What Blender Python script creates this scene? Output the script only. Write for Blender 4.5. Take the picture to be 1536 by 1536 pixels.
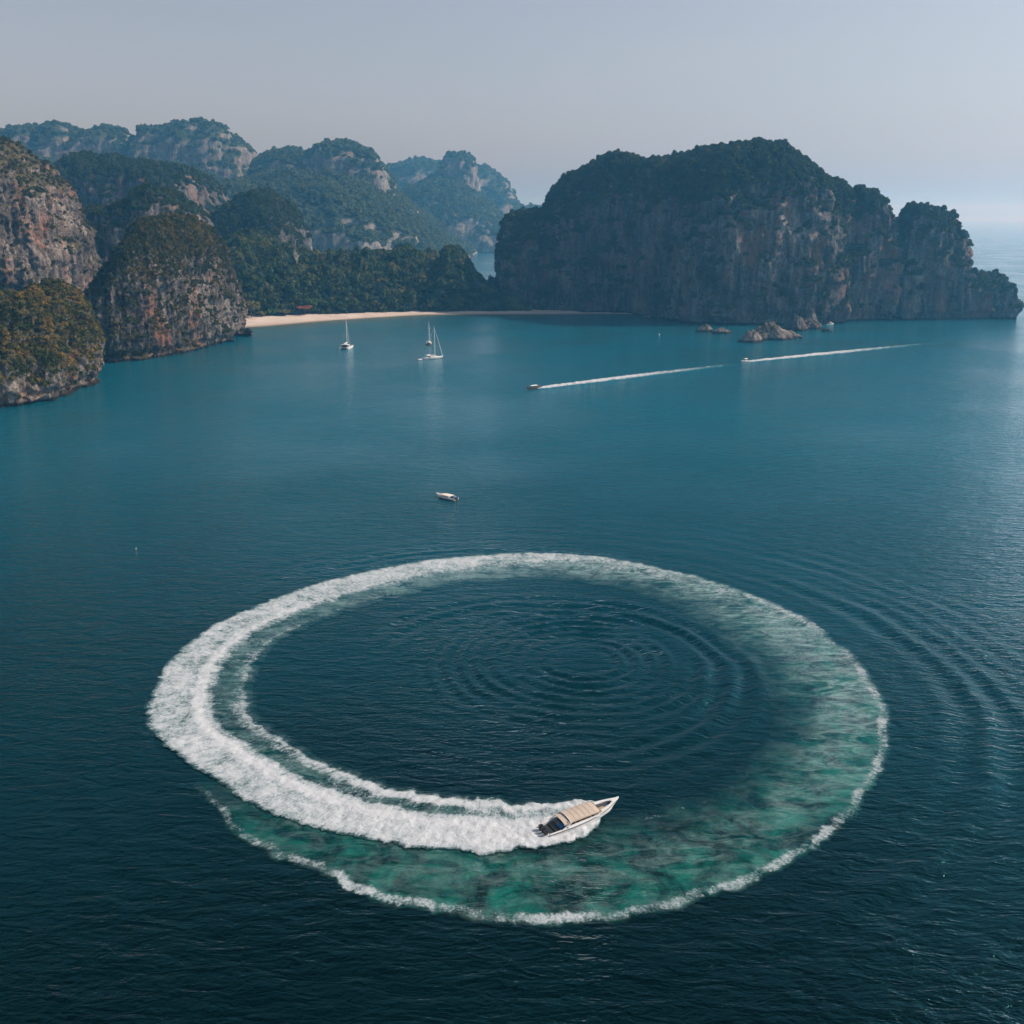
import bpy, bmesh, math, random
import numpy as np
from mathutils import Vector, Matrix

for o in list(bpy.data.objects):
    bpy.data.objects.remove(o, do_unlink=True)
scene = bpy.context.scene
COL = scene.collection
R = math.radians

# ---------------------------------------------------------------- camera (drone 85 m above the bay)
cam_data = bpy.data.cameras.new('camera')
cam = bpy.data.objects.new('camera', cam_data)
COL.objects.link(cam)
cam.location = (0, 0, 85)
cam.rotation_euler = (R(90 - 15.93), 0, 0)
cam_data.sensor_width = 36
cam_data.lens = 36 * 1558 / 1536
cam_data.clip_start = 1.0
cam_data.clip_end = 90000
scene.camera = cam

# ---------------------------------------------------------------- sky and sun
SUN_AZ, SUN_EL = 85, 41          # degrees clockwise from the view direction, and up
world = bpy.data.worlds.new('World')
scene.world = world
world.use_nodes = True
wn, wl = world.node_tree.nodes, world.node_tree.links
wn.clear()
w_out = wn.new('ShaderNodeOutputWorld')
w_bg = wn.new('ShaderNodeBackground')
w_sky = wn.new('ShaderNodeTexSky')
w_sky.sky_type = 'NISHITA'
w_sky.sun_disc = False
w_sky.sun_elevation = R(SUN_EL)
w_sky.sun_rotation = R(SUN_AZ)
w_sky.altitude = 0
w_sky.air_density = 0.85
w_sky.dust_density = 2.2
w_sky.ozone_density = 1.0
w_hsv = wn.new('ShaderNodeHueSaturation')
w_hsv.inputs['Saturation'].default_value = 0.55
w_tint = wn.new('ShaderNodeMix')
w_tint.data_type = 'RGBA'
w_tint.blend_type = 'MULTIPLY'
w_tint.inputs[0].default_value = 1.0
w_tint.inputs[7].default_value = (0.985, 1.0, 1.03, 1)      # even tint over the whole sky, corrects its yellow cast
wl.new(w_sky.outputs[0], w_hsv.inputs['Color'])
wl.new(w_hsv.outputs[0], w_tint.inputs[6])
# faint high cloud, the same all over the sky
w_tc = wn.new('ShaderNodeTexCoord')
w_map = wn.new('ShaderNodeMapping')
w_map.inputs['Scale'].default_value = (2.2, 2.2, 11.0)
w_map.inputs['Rotation'].default_value = (0.05, 0.03, 0.4)
w_noi = wn.new('ShaderNodeTexNoise')
w_noi.inputs['Scale'].default_value = 1.0
w_noi.inputs['Detail'].default_value = 6.0
w_noi.inputs['Roughness'].default_value = 0.55
w_noi.inputs['Distortion'].default_value = 0.6
w_rng = wn.new('ShaderNodeMapRange')
w_rng.interpolation_type = 'SMOOTHSTEP'
for _i, _v in enumerate((0.48, 0.78, 0.0, 0.16)):
    w_rng.inputs[_i + 1].default_value = _v
w_cl = wn.new('ShaderNodeMix')
w_cl.data_type = 'RGBA'
w_cl.inputs[7].default_value = (4.6, 4.5, 4.6, 1)
wl.new(w_tc.outputs['Generated'], w_map.inputs['Vector'])
wl.new(w_map.outputs[0], w_noi.inputs['Vector'])
wl.new(w_noi.outputs['Fac'], w_rng.inputs[0])
wl.new(w_rng.outputs[0], w_cl.inputs[0])
wl.new(w_tint.outputs[2], w_cl.inputs[6])
wl.new(w_cl.outputs[2], w_bg.inputs['Color'])
w_bg.inputs['Strength'].default_value = 0.12
wl.new(w_bg.outputs[0], w_out.inputs['Surface'])

sun_data = bpy.data.lights.new('sun', 'SUN')
sun_data.energy = 4.8
sun_data.angle = R(0.5)
sun_data.color = (1.0, 0.90, 0.78)
sun = bpy.data.objects.new('sun', sun_data)
COL.objects.link(sun)
sun.location = (300, 0, 400)
sdir = Vector((math.sin(R(SUN_AZ)) * math.cos(R(SUN_EL)), math.cos(R(SUN_AZ)) * math.cos(R(SUN_EL)), math.sin(R(SUN_EL))))
sun.rotation_euler = (-sdir).to_track_quat('-Z', 'Y').to_euler()

vs = scene.view_settings
scene.display_settings.display_device = 'sRGB'
vs.view_transform = 'Standard'
vs.look = 'None'
vs.exposure = 0.0
vs.gamma = 1.0
vs.use_curve_mapping = False
cy = scene.cycles
cy.use_denoising = True
cy.max_bounces = 5
cy.diffuse_bounces = 2
cy.glossy_bounces = 2
cy.transmission_bounces = 2
cy.volume_bounces = 3
cy.transparent_max_bounces = 4
cy.sample_clamp_indirect = 4

# ---------------------------------------------------------------- survey data in metres
HEADLAND = [[(-12.2, 34.0, 975.0, 1030.0, 1090.0), (-10.9, 62.0, 974.7, 1029.5, 1091.2), (-8.3, 76.2, 974.0, 1028.5, 1093.6), (-1.3, 85.9, 972.3, 1025.8, 1100.1), (11.9, 88.9, 968.9, 1020.6, 1112.6), (25.0, 89.5, 965.5, 1015.4, 1125.2), (32.4, 88.3, 963.6, 1012.5, 1132.3), (36.0, 95.4, 962.6, 1011.0, 1135.9), (40.8, 106.1, 961.3, 1009.4, 1140.7), (45.6, 113.7, 960.0, 1008.2, 1145.4), (54.0, 121.2, 957.6, 1006.2, 1153.8), (63.7, 123.5, 954.9, 1003.8, 1163.3), (73.7, 130.9, 952.0, 1001.3, 1173.4), (84.9, 135.9, 948.7, 998.5, 1180.0), (97.9, 137.5, 945.0, 995.3, 1180.0), (109.8, 134.5, 927.0, 992.4, 1180.0), (119.8, 132.6, 911.7, 989.9, 1180.0), (131.4, 132.5, 891.8, 986.9, 1180.0), (140.7, 131.2, 873.2, 984.2, 1180.0), (147.2, 135.6, 863.9, 981.2, 1180.0), (159.4, 136.4, 859.0, 975.8, 1180.0), (171.9, 137.7, 853.9, 970.0, 1180.0), (186.2, 122.9, 848.3, 963.8, 1180.0), (195.9, 94.7, 845.0, 960.0, 1180.0)],
  [(136.2, 77.7, 868.0, 950.0, 1150.0), (140.9, 103.0, 862.5, 949.8, 1148.0), (151.6, 122.3, 851.5, 949.4, 1144.0), (168.2, 135.4, 845.5, 948.7, 1138.0), (176.6, 138.1, 845.0, 948.4, 1135.0), (184.4, 142.4, 844.7, 948.1, 1132.2), (198.5, 145.1, 844.0, 947.6, 1127.2), (213.4, 143.4, 843.3, 947.0, 1122.0), (228.5, 139.1, 844.7, 946.5, 1116.8), (240.4, 132.0, 846.9, 946.1, 1112.8), (250.0, 124.9, 848.6, 945.7, 1109.6), (256.3, 117.7, 849.7, 945.5, 1107.6), (261.9, 104.5, 851.4, 945.3, 1106.0), (268.0, 86.2, 853.7, 945.2, 1104.4), (274.2, 66.5, 856.0, 945.0, 1102.8)],
  [(247.6, 83.3, 860.0, 940.0, 1060.0), (253.4, 102.7, 863.5, 939.0, 1050.0), (259.1, 114.2, 866.7, 938.1, 1040.8), (268.9, 115.2, 871.5, 936.7, 1026.9), (276.4, 110.8, 872.9, 935.7, 1016.9), (281.6, 102.1, 873.5, 935.1, 1010.8), (284.8, 95.4, 874.0, 930.5, 1001.0), (286.6, 101.3, 874.6, 925.2, 990.5), (289.5, 106.0, 875.3, 917.8, 975.5), (296.9, 106.7, 877.0, 904.5, 947.7), (303.8, 104.0, 878.0, 903.0, 940.1), (308.5, 97.6, 878.6, 902.1, 935.5), (312.3, 91.3, 879.1, 901.4, 932.0), (316.0, 84.3, 879.5, 900.7, 928.5), (320.3, 72.6, 880.0, 900.0, 925.0)],
  [(325.3, 67.1, 882.0, 903.0, 928.0), (326.9, 79.0, 881.8, 903.2, 929.2), (329.4, 88.1, 881.6, 903.5, 930.6), (334.0, 93.4, 881.2, 903.9, 932.7), (341.3, 95.0, 880.7, 904.5, 935.8), (349.5, 94.0, 880.2, 905.2, 939.1), (358.6, 89.7, 881.9, 905.8, 940.9), (366.8, 83.3, 884.1, 906.4, 942.1), (374.4, 72.5, 886.0, 906.9, 943.0), (379.4, 64.9, 887.2, 907.3, 943.6), (384.8, 54.0, 888.4, 907.6, 944.2), (388.7, 40.7, 889.1, 907.8, 944.6), (392.3, 25.7, 889.7, 907.9, 944.8), (395.2, 11.7, 890.0, 908.0, 945.0)],
  [(383.5, 23.4, 887.0, 908, 940.0), (388.9, 35.7, 887.8, 908, 938.6), (398.4, 37.4, 889.0, 908, 936.7), (408.9, 35.1, 890.2, 908, 934.7), (417.7, 32.9, 891.2, 908, 933.0), (422.7, 34.0, 891.8, 908, 931.9), (426.6, 30.1, 892.2, 908, 931.2), (429.2, 23.4, 892.5, 908, 930.9), (431.0, 9.4, 892.5, 908, 930.9)]]
ISLAND = [[(-271.0, 9.2, 648.0, 668.0, 700.0), (-268.4, 25.9, 646.3, 668.4, 701.3), (-265.0, 34.1, 640.4, 669.7, 705.9), (-260.8, 40.2, 632.0, 671.5, 712.4), (-253.5, 52.4, 626.9, 674.7, 723.5), (-245.6, 60.9, 620.9, 678.4, 736.5), (-237.2, 72.6, 619.4, 682.1, 748.1), (-232.9, 80.4, 622.8, 683.9, 752.6), (-227.8, 84.8, 627.2, 686.3, 758.5), (-219.6, 85.7, 635.6, 691.5, 768.9), (-211.4, 83.6, 652.1, 706.2, 782.4), (-206.8, 78.1, 665.6, 714.5, 790.0), (-202.3, 69.4, 682.0, 722.9, 782.4), (-200.0, 58.8, 694.1, 727.8, 777.9), (-197.6, 48.4, 706.2, 732.7, 773.5), (-194.6, 35.0, 720.8, 738.6, 768.1), (-193.2, 21.9, 735.0, 742.0, 765.0), (-194.2, 8.0, 735.0, 742.0, 765.0), (-195.4, 1.1, 730.7, 741.0, 765.9)]]
NEARROCK = [[(-347.5, 39.2, 440.0, 500.0, 570.0), (-308.5, 51.1, 443.4, 507.0, 570.0), (-277.1, 47.6, 447.3, 513.0, 570.0), (-259.0, 49.9, 455.1, 516.2, 570.0), (-250.4, 47.5, 459.0, 517.8, 570.0), (-244.8, 44.2, 462.0, 518.9, 570.0), (-237.6, 45.4, 465.4, 520.1, 570.0), (-234.1, 49.6, 466.9, 520.7, 570.0), (-226.3, 53.7, 475.2, 522.0, 564.2), (-220.6, 50.4, 483.7, 523.1, 557.3), (-217.3, 43.9, 490.5, 523.8, 552.9), (-214.8, 36.3, 496.5, 524.4, 549.1), (-214.9, 21.4, 499.2, 524.6, 547.4), (-214.6, 10.4, 501.9, 524.9, 545.7), (-214.9, 1.9, 503.0, 525.0, 545.0)]]
LEFTCLIFF = [[(-606.3, 128.8, 740.0, 840.0, 980.0), (-542.9, 148.2, 744.3, 842.2, 966.6), (-452.5, 153.2, 750.7, 845.6, 946.5), (-413.4, 146.1, 753.6, 847.1, 937.5), (-394.2, 139.4, 755.0, 847.8, 933.1), (-384.8, 134.6, 762.7, 848.2, 930.8), (-377.2, 126.8, 769.2, 848.5, 928.9), (-370.3, 117.0, 775.4, 848.8, 927.2), (-361.3, 107.1, 783.1, 849.2, 924.9), (-357.2, 98.7, 786.9, 849.4, 923.8), (-354.8, 88.7, 789.6, 849.5, 923.0), (-350.8, 78.6, 793.5, 849.7, 921.9), (-348.4, 68.5, 796.2, 849.8, 921.1), (-348.0, 49.0, 798.1, 849.9, 920.6), (-347.7, 33.4, 799.6, 850.0, 920.1), (-349.0, 17.7, 800.0, 850.0, 920.0)]]
TOWER2 = [[(-390.0, 38.4, 890.0, 945, 1040), (-385.0, 61.3, 890.2, 945, 1040), (-376.0, 78.2, 890.8, 945, 1040), (-369.9, 86.1, 891.2, 945, 1040), (-359.8, 87.8, 892.1, 945, 1040), (-346.0, 92.2, 893.2, 945, 1040), (-329.8, 97.2, 894.6, 945, 1040), (-322.4, 95.6, 895.2, 945, 1040), (-317.6, 102.8, 895.5, 945, 1040), (-307.4, 106.7, 896.4, 945, 1040), (-298.3, 104.5, 897.2, 945, 1040), (-292.8, 95.6, 897.7, 945, 1040), (-285.4, 86.7, 898.4, 945, 1040), (-279.8, 69.8, 899.0, 945, 1040), (-275.4, 52.8, 899.5, 945, 1040), (-271.6, 26.9, 900.0, 945, 1040)]]
TOWER3 = [[(-573.6, 75.7, 1240, 1330, 1480), (-559.9, 121.2, 1240, 1330, 1480), (-545.0, 130.4, 1240, 1330, 1480), (-527.0, 145.8, 1240, 1330, 1480), (-513.4, 151.2, 1240, 1330, 1480), (-491.7, 149.7, 1240, 1330, 1480), (-469.9, 149.7, 1240, 1330, 1480), (-449.1, 147.4, 1240, 1330, 1480), (-427.5, 145.1, 1240, 1330, 1480), (-409.5, 138.2, 1240, 1330, 1480), (-393.6, 133.5, 1240, 1330, 1480), (-383.2, 122.7, 1240, 1330, 1480), (-376.7, 102.5, 1240, 1330, 1480), (-369.8, 86.8, 1240, 1330, 1480), (-366.7, 63.0, 1240, 1330, 1480), (-363.7, 27.8, 1240, 1330, 1480)]]
TOWER4 = [[(-330.9, 40.9, 1110, 1180, 1280), (-325.1, 67.9, 1110, 1180, 1280), (-316.7, 81.9, 1110, 1180, 1280), (-305.5, 96.6, 1110, 1180, 1280), (-290.3, 106.3, 1110, 1180, 1280), (-275.6, 109.7, 1110, 1180, 1280), (-261.3, 107.0, 1110, 1180, 1280), (-250.3, 96.6, 1110, 1180, 1280), (-241.1, 81.2, 1110, 1180, 1280), (-236.0, 67.2, 1110, 1180, 1280), (-234.0, 50.9, 1110, 1180, 1280), (-230.8, 30.2, 1110, 1180, 1280)]]
FORESTHILL = [[(-442.3, -3, 890.0, 960.0, 1100.0), (-412.6, 1.9, 890.9, 964.8, 1100.0), (-389.1, 7.6, 891.6, 968.7, 1100.0), (-347.6, 19.1, 892.8, 975.4, 1100.0), (-288.3, 30.6, 894.5, 985.0, 1100.0), (-271.2, 43.4, 895.0, 993.8, 1100.0), (-265.3, 49.4, 896.4, 996.7, 1100.0), (-256.5, 57.1, 898.6, 1001.0, 1100.0), (-245.6, 64.8, 901.4, 1006.6, 1100.0), (-235.1, 62.9, 904.1, 1012.1, 1100.0), (-224.9, 55.5, 906.8, 1017.7, 1100.0), (-218.3, 47.5, 908.9, 1020.0, 1100.0), (-210.0, 48.1, 911.7, 1020.0, 1100.0), (-197.5, 45.0, 916.1, 1020.0, 1100.0), (-181.2, 41.3, 921.9, 1020.0, 1100.0), (-168.3, 43.8, 926.3, 1020.0, 1100.0), (-149.2, 44.4, 933.6, 1020.0, 1100.0), (-132.0, 46.9, 941.2, 1020.0, 1100.0), (-119.4, 43.8, 946.8, 1020.0, 1100.0), (-110.5, 46.3, 950.7, 1020.0, 1100.0), (-98.3, 50.0, 956.0, 1020.0, 1100.0), (-85.8, 43.8, 960.6, 1020.0, 1100.0), (-71.9, 40.1, 965.0, 1020.0, 1100.0), (-62.5, 27.7, 968.0, 1020.0, 1100.0)],
  [(-80.6, 7.3, 958.0, 1000.0, 1060.0), (-70.7, 31.9, 958.8, 1000.5, 1060.0), (-64.3, 41.6, 959.3, 1000.8, 1060.0), (-59.8, 47.6, 959.7, 1001.1, 1060.0), (-54.2, 50.6, 960.2, 1001.4, 1060.0), (-48.7, 45.8, 960.7, 1001.7, 1060.0), (-40.7, 34.8, 961.4, 1002.1, 1060.0), (-34.5, 24.4, 961.9, 1002.4, 1060.0), (-27.7, 17.0, 962.5, 1002.8, 1060.0), (-14.5, 13.3, 963.6, 1003.5, 1060.0), (4.4, 12.0, 965.2, 1004.5, 1060.0), (13.9, 7.0, 966.0, 1005.0, 1060.0)]]
RIDGE1 = [[(-1654.9, 154.9, 2050, 2420, 2900), (-1428.1, 183.0, 2050, 2420, 2900), (-1221.6, 183.0, 2050, 2420, 2900), (-1042.8, 197.0, 2050, 2420, 2900), (-837.3, 190.0, 2050, 2420, 2900), (-646.2, 183.0, 2050, 2420, 2900), (-547.5, 112.3, 2050, 2420, 2900), (-505.4, 69.4, 2050, 2420, 2900)],
  [(-1630.3, 211.8, 2290, 2400, 2560), (-1405.7, 246.2, 2290, 2400, 2560), (-1203.8, 236.6, 2290, 2400, 2560), (-1163.7, 211.8, 2290, 2400, 2560), (-1122.3, 247.6, 2290, 2400, 2560), (-1084.4, 259.9, 2290, 2400, 2560), (-1039.4, 272.1, 2290, 2400, 2560), (-1022.5, 268.1, 2290, 2400, 2560), (-1016.7, 244.8, 2290, 2400, 2560), (-1002.4, 266.7, 2290, 2400, 2560), (-980.7, 278.9, 2290, 2400, 2560), (-955.6, 270.8, 2290, 2400, 2560), (-940.7, 248.9, 2290, 2400, 2560), (-910.8, 257.1, 2290, 2400, 2560), (-874.2, 259.9, 2290, 2400, 2560), (-842.6, 257.1, 2290, 2400, 2560), (-825.8, 236.6, 2290, 2400, 2560), (-807.5, 244.8, 2290, 2400, 2560)],
  [(-808.6, 196.1, 2250, 2360, 2520), (-791.1, 243.5, 2250, 2360, 2520), (-772.0, 263.6, 2250, 2360, 2520), (-732.9, 271.6, 2250, 2360, 2520), (-694.4, 271.6, 2250, 2360, 2520), (-666.4, 266.3, 2250, 2360, 2520), (-628.2, 263.6, 2250, 2360, 2520), (-610.6, 251.5, 2250, 2360, 2520), (-594.8, 232.7, 2250, 2360, 2520), (-581.0, 225.9, 2250, 2360, 2520), (-573.2, 215.1, 2250, 2360, 2520), (-564.0, 182.4, 2250, 2360, 2520), (-559.1, 127.4, 2250, 2360, 2520)]]
RIDGE2 = [[(-565.7, 108.6, 1700.0, 2150.0, 2700), (-522.9, 140.0, 1692.5, 2146.2, 2700), (-464.5, 152.4, 1681.8, 2140.9, 2700), (-392.4, 155.9, 1668.2, 2134.1, 2700), (-318.3, 155.6, 1654.2, 2127.1, 2700), (-266.2, 143.1, 1644.2, 2122.1, 2700), (-235.2, 120.4, 1646.5, 2105.3, 2700), (-211.0, 101.4, 1664.0, 2066.0, 2700), (-173.1, 73.4, 1692.4, 2002.2, 2700), (-145.4, 44.4, 1714.2, 1953.1, 2700), (-121.1, 26.8, 1733.8, 1908.9, 2700), (-90.0, 9.4, 1760.0, 1850.0, 2700)],
  [(-522.5, 123.3, 2060, 2150, 2280), (-511.2, 173.4, 2060, 2150, 2280), (-497.2, 187.1, 2060, 2150, 2280), (-463.4, 203.2, 2060, 2150, 2280), (-438.2, 210.6, 2060, 2150, 2280), (-423.9, 210.6, 2060, 2150, 2280), (-412.9, 195.7, 2060, 2150, 2280), (-399.6, 200.7, 2060, 2150, 2280), (-388.8, 208.1, 2060, 2150, 2280)],
  [(-393.7, 158.3, 1990, 2080, 2210), (-380.2, 199.2, 1990, 2080, 2210), (-363.4, 206.3, 1990, 2080, 2210), (-346.4, 217.1, 1990, 2080, 2210), (-327.6, 215.9, 1990, 2080, 2210), (-308.8, 214.7, 1990, 2080, 2210), (-278.8, 207.5, 1990, 2080, 2210), (-261.6, 195.6, 1990, 2080, 2210), (-248.2, 178.8, 1990, 2080, 2210), (-244.0, 155.9, 1990, 2080, 2210), (-241.3, 121.9, 1990, 2080, 2210)]]
RIDGE4 = [[(-394.5, 67.9, 2500.0, 2800, 3300), (-323.8, 112.6, 2507.7, 2800, 3300), (-276.6, 137.3, 2513.0, 2800, 3300), (-231.4, 160.3, 2518.0, 2800, 3300), (-191.6, 176.6, 2522.5, 2800, 3300), (-133.5, 173.3, 2529.0, 2800, 3300), (-96.1, 143.9, 2533.3, 2800, 3300), (-65.4, 112.6, 2536.8, 2800, 3300), (-36.3, 84.5, 2540.1, 2800, 3300), (3.5, 51.2, 2544.5, 2800, 3300), (55.6, 17.6, 2550.3, 2800, 3300), (143.0, -3, 2560.0, 2800, 3300)],
  [(-191.7, 135.9, 2690, 2740, 2850), (-185.6, 190.2, 2690, 2740, 2850), (-176.8, 215.6, 2690, 2740, 2850), (-158.1, 233.0, 2690, 2740, 2850), (-129.9, 231.4, 2690, 2740, 2850), (-106.7, 220.3, 2690, 2740, 2850), (-96.9, 198.2, 2690, 2740, 2850), (-90.7, 143.9, 2690, 2740, 2850), (-87.9, 87.4, 2690, 2740, 2850)],
  [(-332.5, 117.8, 2570, 2600, 2680), (-320.8, 175.6, 2570, 2600, 2680), (-310.7, 193.7, 2570, 2600, 2680), (-303.4, 175.6, 2570, 2600, 2680), (-296.9, 130.1, 2570, 2600, 2680)]]
RIDGE3 = [[(-489.8, 147.8, 3250, 3500, 4000), (-407.5, 229.4, 3250, 3500, 4000), (-358.2, 239.5, 3250, 3500, 4000), (-315.3, 247.6, 3250, 3500, 4000), (-257.8, 245.6, 3250, 3500, 4000), (-208.9, 239.5, 3250, 3500, 4000), (-117.3, 233.5, 3250, 3500, 4000), (-74.7, 219.3, 3250, 3500, 4000), (-38.5, 196.9, 3250, 3500, 4000), (-17.2, 168.3, 3250, 3500, 4000), (-2.1, 141.6, 3250, 3500, 4000), (25.9, 108.7, 3250, 3500, 4000), (47.4, 102.4, 3250, 3500, 4000), (68.9, 110.7, 3250, 3500, 4000), (97.0, 104.5, 3250, 3500, 4000), (155.6, 75.5, 3250, 3500, 4000), (286.4, 23.3, 3250, 3500, 4000)]]
WAKE_OUTER = [(74.0, 48.79), (75.8, 51.6), (79.5, 53.78), (81.8, 54.9), (84.6, 55.23), (87.2, 55.2), (90.8, 55.78), (94.4, 56.88), (100.0, 55.98), (103.9, 57.46), (110.2, 56.5), (118.8, 57.67), (125.4, 57.96), (134.3, 58.89), (141.4, 59.21), (149.9, 61.23), (156.1, 63.28), (163.2, 65.68), (168.6, 66.39), (174.7, 66.49), (183.2, 67.67), (190.0, 68.33), (197.0, 68.67), (202.8, 69.86), (207.2, 68.74), (215.2, 69.22), (223.6, 70.03), (235.3, 70.74), (243.8, 72.02), (254.6, 74.13), (268.8, 75.85), (279.0, 76.78), (288.9, 76.66), (299.6, 74.37), (307.8, 73.54), (313.0, 72.88), (319.8, 71.93), (326.0, 71.47), (331.5, 70.79), (336.8, 70.75), (344.2, 68.81), (350.7, 68.95), (357.8, 68.24), (364.7, 67.86), (370.5, 67.67), (375.6, 67.72), (380.0, 67.39), (383.4, 67.78), (388.3, 67.44), (392.7, 67.6), (397.4, 67.53), (405.2, 68.59), (412.4, 69.0), (419.4, 69.76), (423.3, 70.35), (427.0, 70.27), (432.2, 71.11), (436.1, 71.11), (438.2, 71.47), (442.8, 71.15), (447.9, 71.16), (452.6, 70.67), (456.7, 69.39), (461.0, 68.83), (464.3, 68.91), (467.9, 68.14), (470.7, 66.42), (474.9, 65.42), (479.1, 65.82), (484.6, 65.26), (489.2, 64.55), (494.0, 62.94), (498.1, 62.58), (502.8, 62.32), (507.0, 61.42)]
WAKE_INNER = [(73.4, 47.06), (74.9, 45.19), (77.4, 43.95), (81.1, 44.55), (83.5, 43.73), (86.8, 44.26), (89.9, 44.56), (93.0, 42.96), (98.9, 43.04), (102.7, 43.98), (111.1, 43.54), (116.1, 44.38), (124.7, 43.64), (133.0, 44.25), (137.8, 45.03), (148.6, 45.08), (157.4, 48.08), (164.5, 49.23), (171.6, 49.78), (180.6, 50.28), (189.6, 51.5), (194.9, 52.36), (200.7, 52.97), (207.5, 52.25), (217.3, 51.79), (228.6, 52.17), (239.6, 52.84), (250.6, 55.07), (263.6, 56.55), (271.9, 57.68), (283.2, 58.22), (290.4, 57.43), (300.6, 56.1), (313.0, 52.94), (328.2, 49.26), (343.3, 47.01), (357.2, 47.94), (370.8, 49.16), (381.3, 50.09), (390.1, 50.58), (398.9, 50.27), (410.9, 51.15), (421.4, 51.17), (428.4, 51.18), (433.3, 51.33), (440.1, 51.3), (447.6, 50.07), (457.6, 49.61), (470.0, 48.59), (483.7, 49.29), (496.3, 50.82), (507.3, 53.14), (514.3, 55.86)]
BEACH_SHORE = [(-238.2, 800.3), (-215.5, 827.3), (-196.3, 840.1), (-174.4, 864.2), (-150.7, 886.9), (-120.0, 910.6), (-93.0, 929.3), (-76.1, 938.9), (-40.6, 942.2), (19.1, 943.5), (79.0, 945.5), (108.6, 942.2), (119.8, 913.7)]
BEACH_BACK = [(-267.4, 901.6), (-237.4, 913.7), (-187.2, 929.3), (-136.5, 945.5), (-91.4, 975.9), (-42.4, 986.5), (20.0, 990.1), (82.6, 990.1), (117.1, 979.4), (130.8, 952.1)]
STREAKS = [('thin broken foam line on dark water left of the foam ring', [(-102.3, 222.0), (-95.7, 230.7), (-86.5, 241.1), (-78.2, 246.6), (-65.7, 250.3)], 0.35, 0.62), ('short broken foam trail inside the ring, left of its middle', [(-16.9, 217.8), (-16.1, 200.7), (-17.8, 188.0), (-21.0, 178.4), (-23.3, 171.5)], 0.45, 0.5), ("patchy foam line on the wave crest right of the ring's lower side", [(59.2, 123.9), (56.2, 119.4), (53.0, 115.0), (50.5, 111.3)], 0.35, 0.55), ('faint upper one of two foam lines on open water above the ring', [(54.1, 323.6), (70.8, 343.3), (85.6, 359.0), (104.7, 368.5)], 0.6, 0.5), ('faint lower one of two foam lines on open water above the ring', [(63.0, 297.8), (72.9, 311.4), (85.2, 327.9), (96.4, 341.4)], 0.6, 0.48)]
HAZE_COLOR = (0.14, 0.50, 0.86)
HAZE_DENSITY = 0.00021
# each body: (x, crest height, front y, crest y, back y) along x

# ---------------------------------------------------------------- helpers
rng = np.random.default_rng(11)
random.seed(5)
_perm = np.random.default_rng(3).permutation(256).astype(np.int32)
_perm = np.concatenate([_perm, _perm, _perm])
_gr = np.random.default_rng(4).normal(size=(256, 3))
_gr /= np.linalg.norm(_gr, axis=1)[:, None]


def perlin(p):
    """gradient noise, about -0.7..0.7; p is (N,3)"""
    p = np.asarray(p, dtype=np.float64)
    i0 = np.floor(p).astype(np.int64)
    f = p - i0
    i0 = (i0 & 255).astype(np.int32)
    u = f * f * f * (f * (f * 6 - 15) + 10)
    out = 0.0
    for dx in (0, 1):
        ax = _perm[(i0[:, 0] + dx) & 255]
        wx = u[:, 0] if dx else 1 - u[:, 0]
        for dy in (0, 1):
            ay = _perm[(ax + i0[:, 1] + dy) & 255]
            wy = u[:, 1] if dy else 1 - u[:, 1]
            for dz in (0, 1):
                az = _perm[(ay + i0[:, 2] + dz) & 255]
                wz = u[:, 2] if dz else 1 - u[:, 2]
                g = _gr[az]
                d = g[:, 0] * (f[:, 0] - dx) + g[:, 1] * (f[:, 1] - dy) + g[:, 2] * (f[:, 2] - dz)
                out = out + wx * wy * wz * d
    return out


def fbm(p, octaves=4, gain=0.5):
    s, a, q = 0.0, 1.0, np.array(p, dtype=np.float64)
    for k in range(octaves):
        s = s + a * perlin(q + 17.3 * k)
        q = q * 2.03
        a *= gain
    return s


def noise2(x, y, scale, seed=0.0, octaves=3):
    sh = np.shape(x)
    q = np.stack([np.ravel(x) / scale, np.ravel(y) / scale, np.full(np.size(x), seed + 0.37)], 1)
    return fbm(q, octaves).reshape(sh)


def sstep(a, b, x):
    t = np.clip((np.asarray(x, dtype=float) - a) / (b - a), 0, 1)
    return t * t * (3 - 2 * t)


def link(o, parent=None):
    COL.objects.link(o)
    if parent is not None:
        o.parent = parent
    return o


def mesh_np(name, v, f, mat=None, smooth=True):
    """mesh from an (N,3) array and an (M,3|4) index array"""
    me = bpy.data.meshes.new(name)
    v = np.asarray(v, dtype=np.float32)
    f = np.asarray(f, dtype=np.int32)
    n, k = f.shape
    me.vertices.add(len(v))
    me.vertices.foreach_set('co', v.ravel())
    me.loops.add(n * k)
    me.loops.foreach_set('vertex_index', f.ravel())
    me.polygons.add(n)
    me.polygons.foreach_set('loop_start', np.arange(0, n * k, k, dtype=np.int32))
    me.polygons.foreach_set('loop_total', np.full(n, k, dtype=np.int32))
    me.update(calc_edges=True)
    me.validate()
    if smooth:
        me.polygons.foreach_set('use_smooth', np.ones(len(me.polygons), dtype=bool))
    if mat:
        me.materials.append(mat)
    return me


def attr(me, name, vals, kind='FLOAT'):
    a = me.attributes.new(name, kind, 'POINT')
    a.data.foreach_set('value' if kind == 'FLOAT' else 'vector', np.asarray(vals, dtype=np.float32).ravel())


def thing(name, label, cat, loc=(0, 0, 0), rotz=0.0, group=None):
    o = bpy.data.objects.new(name, None)
    o.empty_display_size = 0.5
    COL.objects.link(o)
    o.location = loc
    o.rotation_euler = (0, 0, rotz)
    o['label'] = label
    o['category'] = cat
    if group:
        o['group'] = group
    return o


def part(name, me, parent):
    return link(bpy.data.objects.new(name, me), parent)


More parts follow.
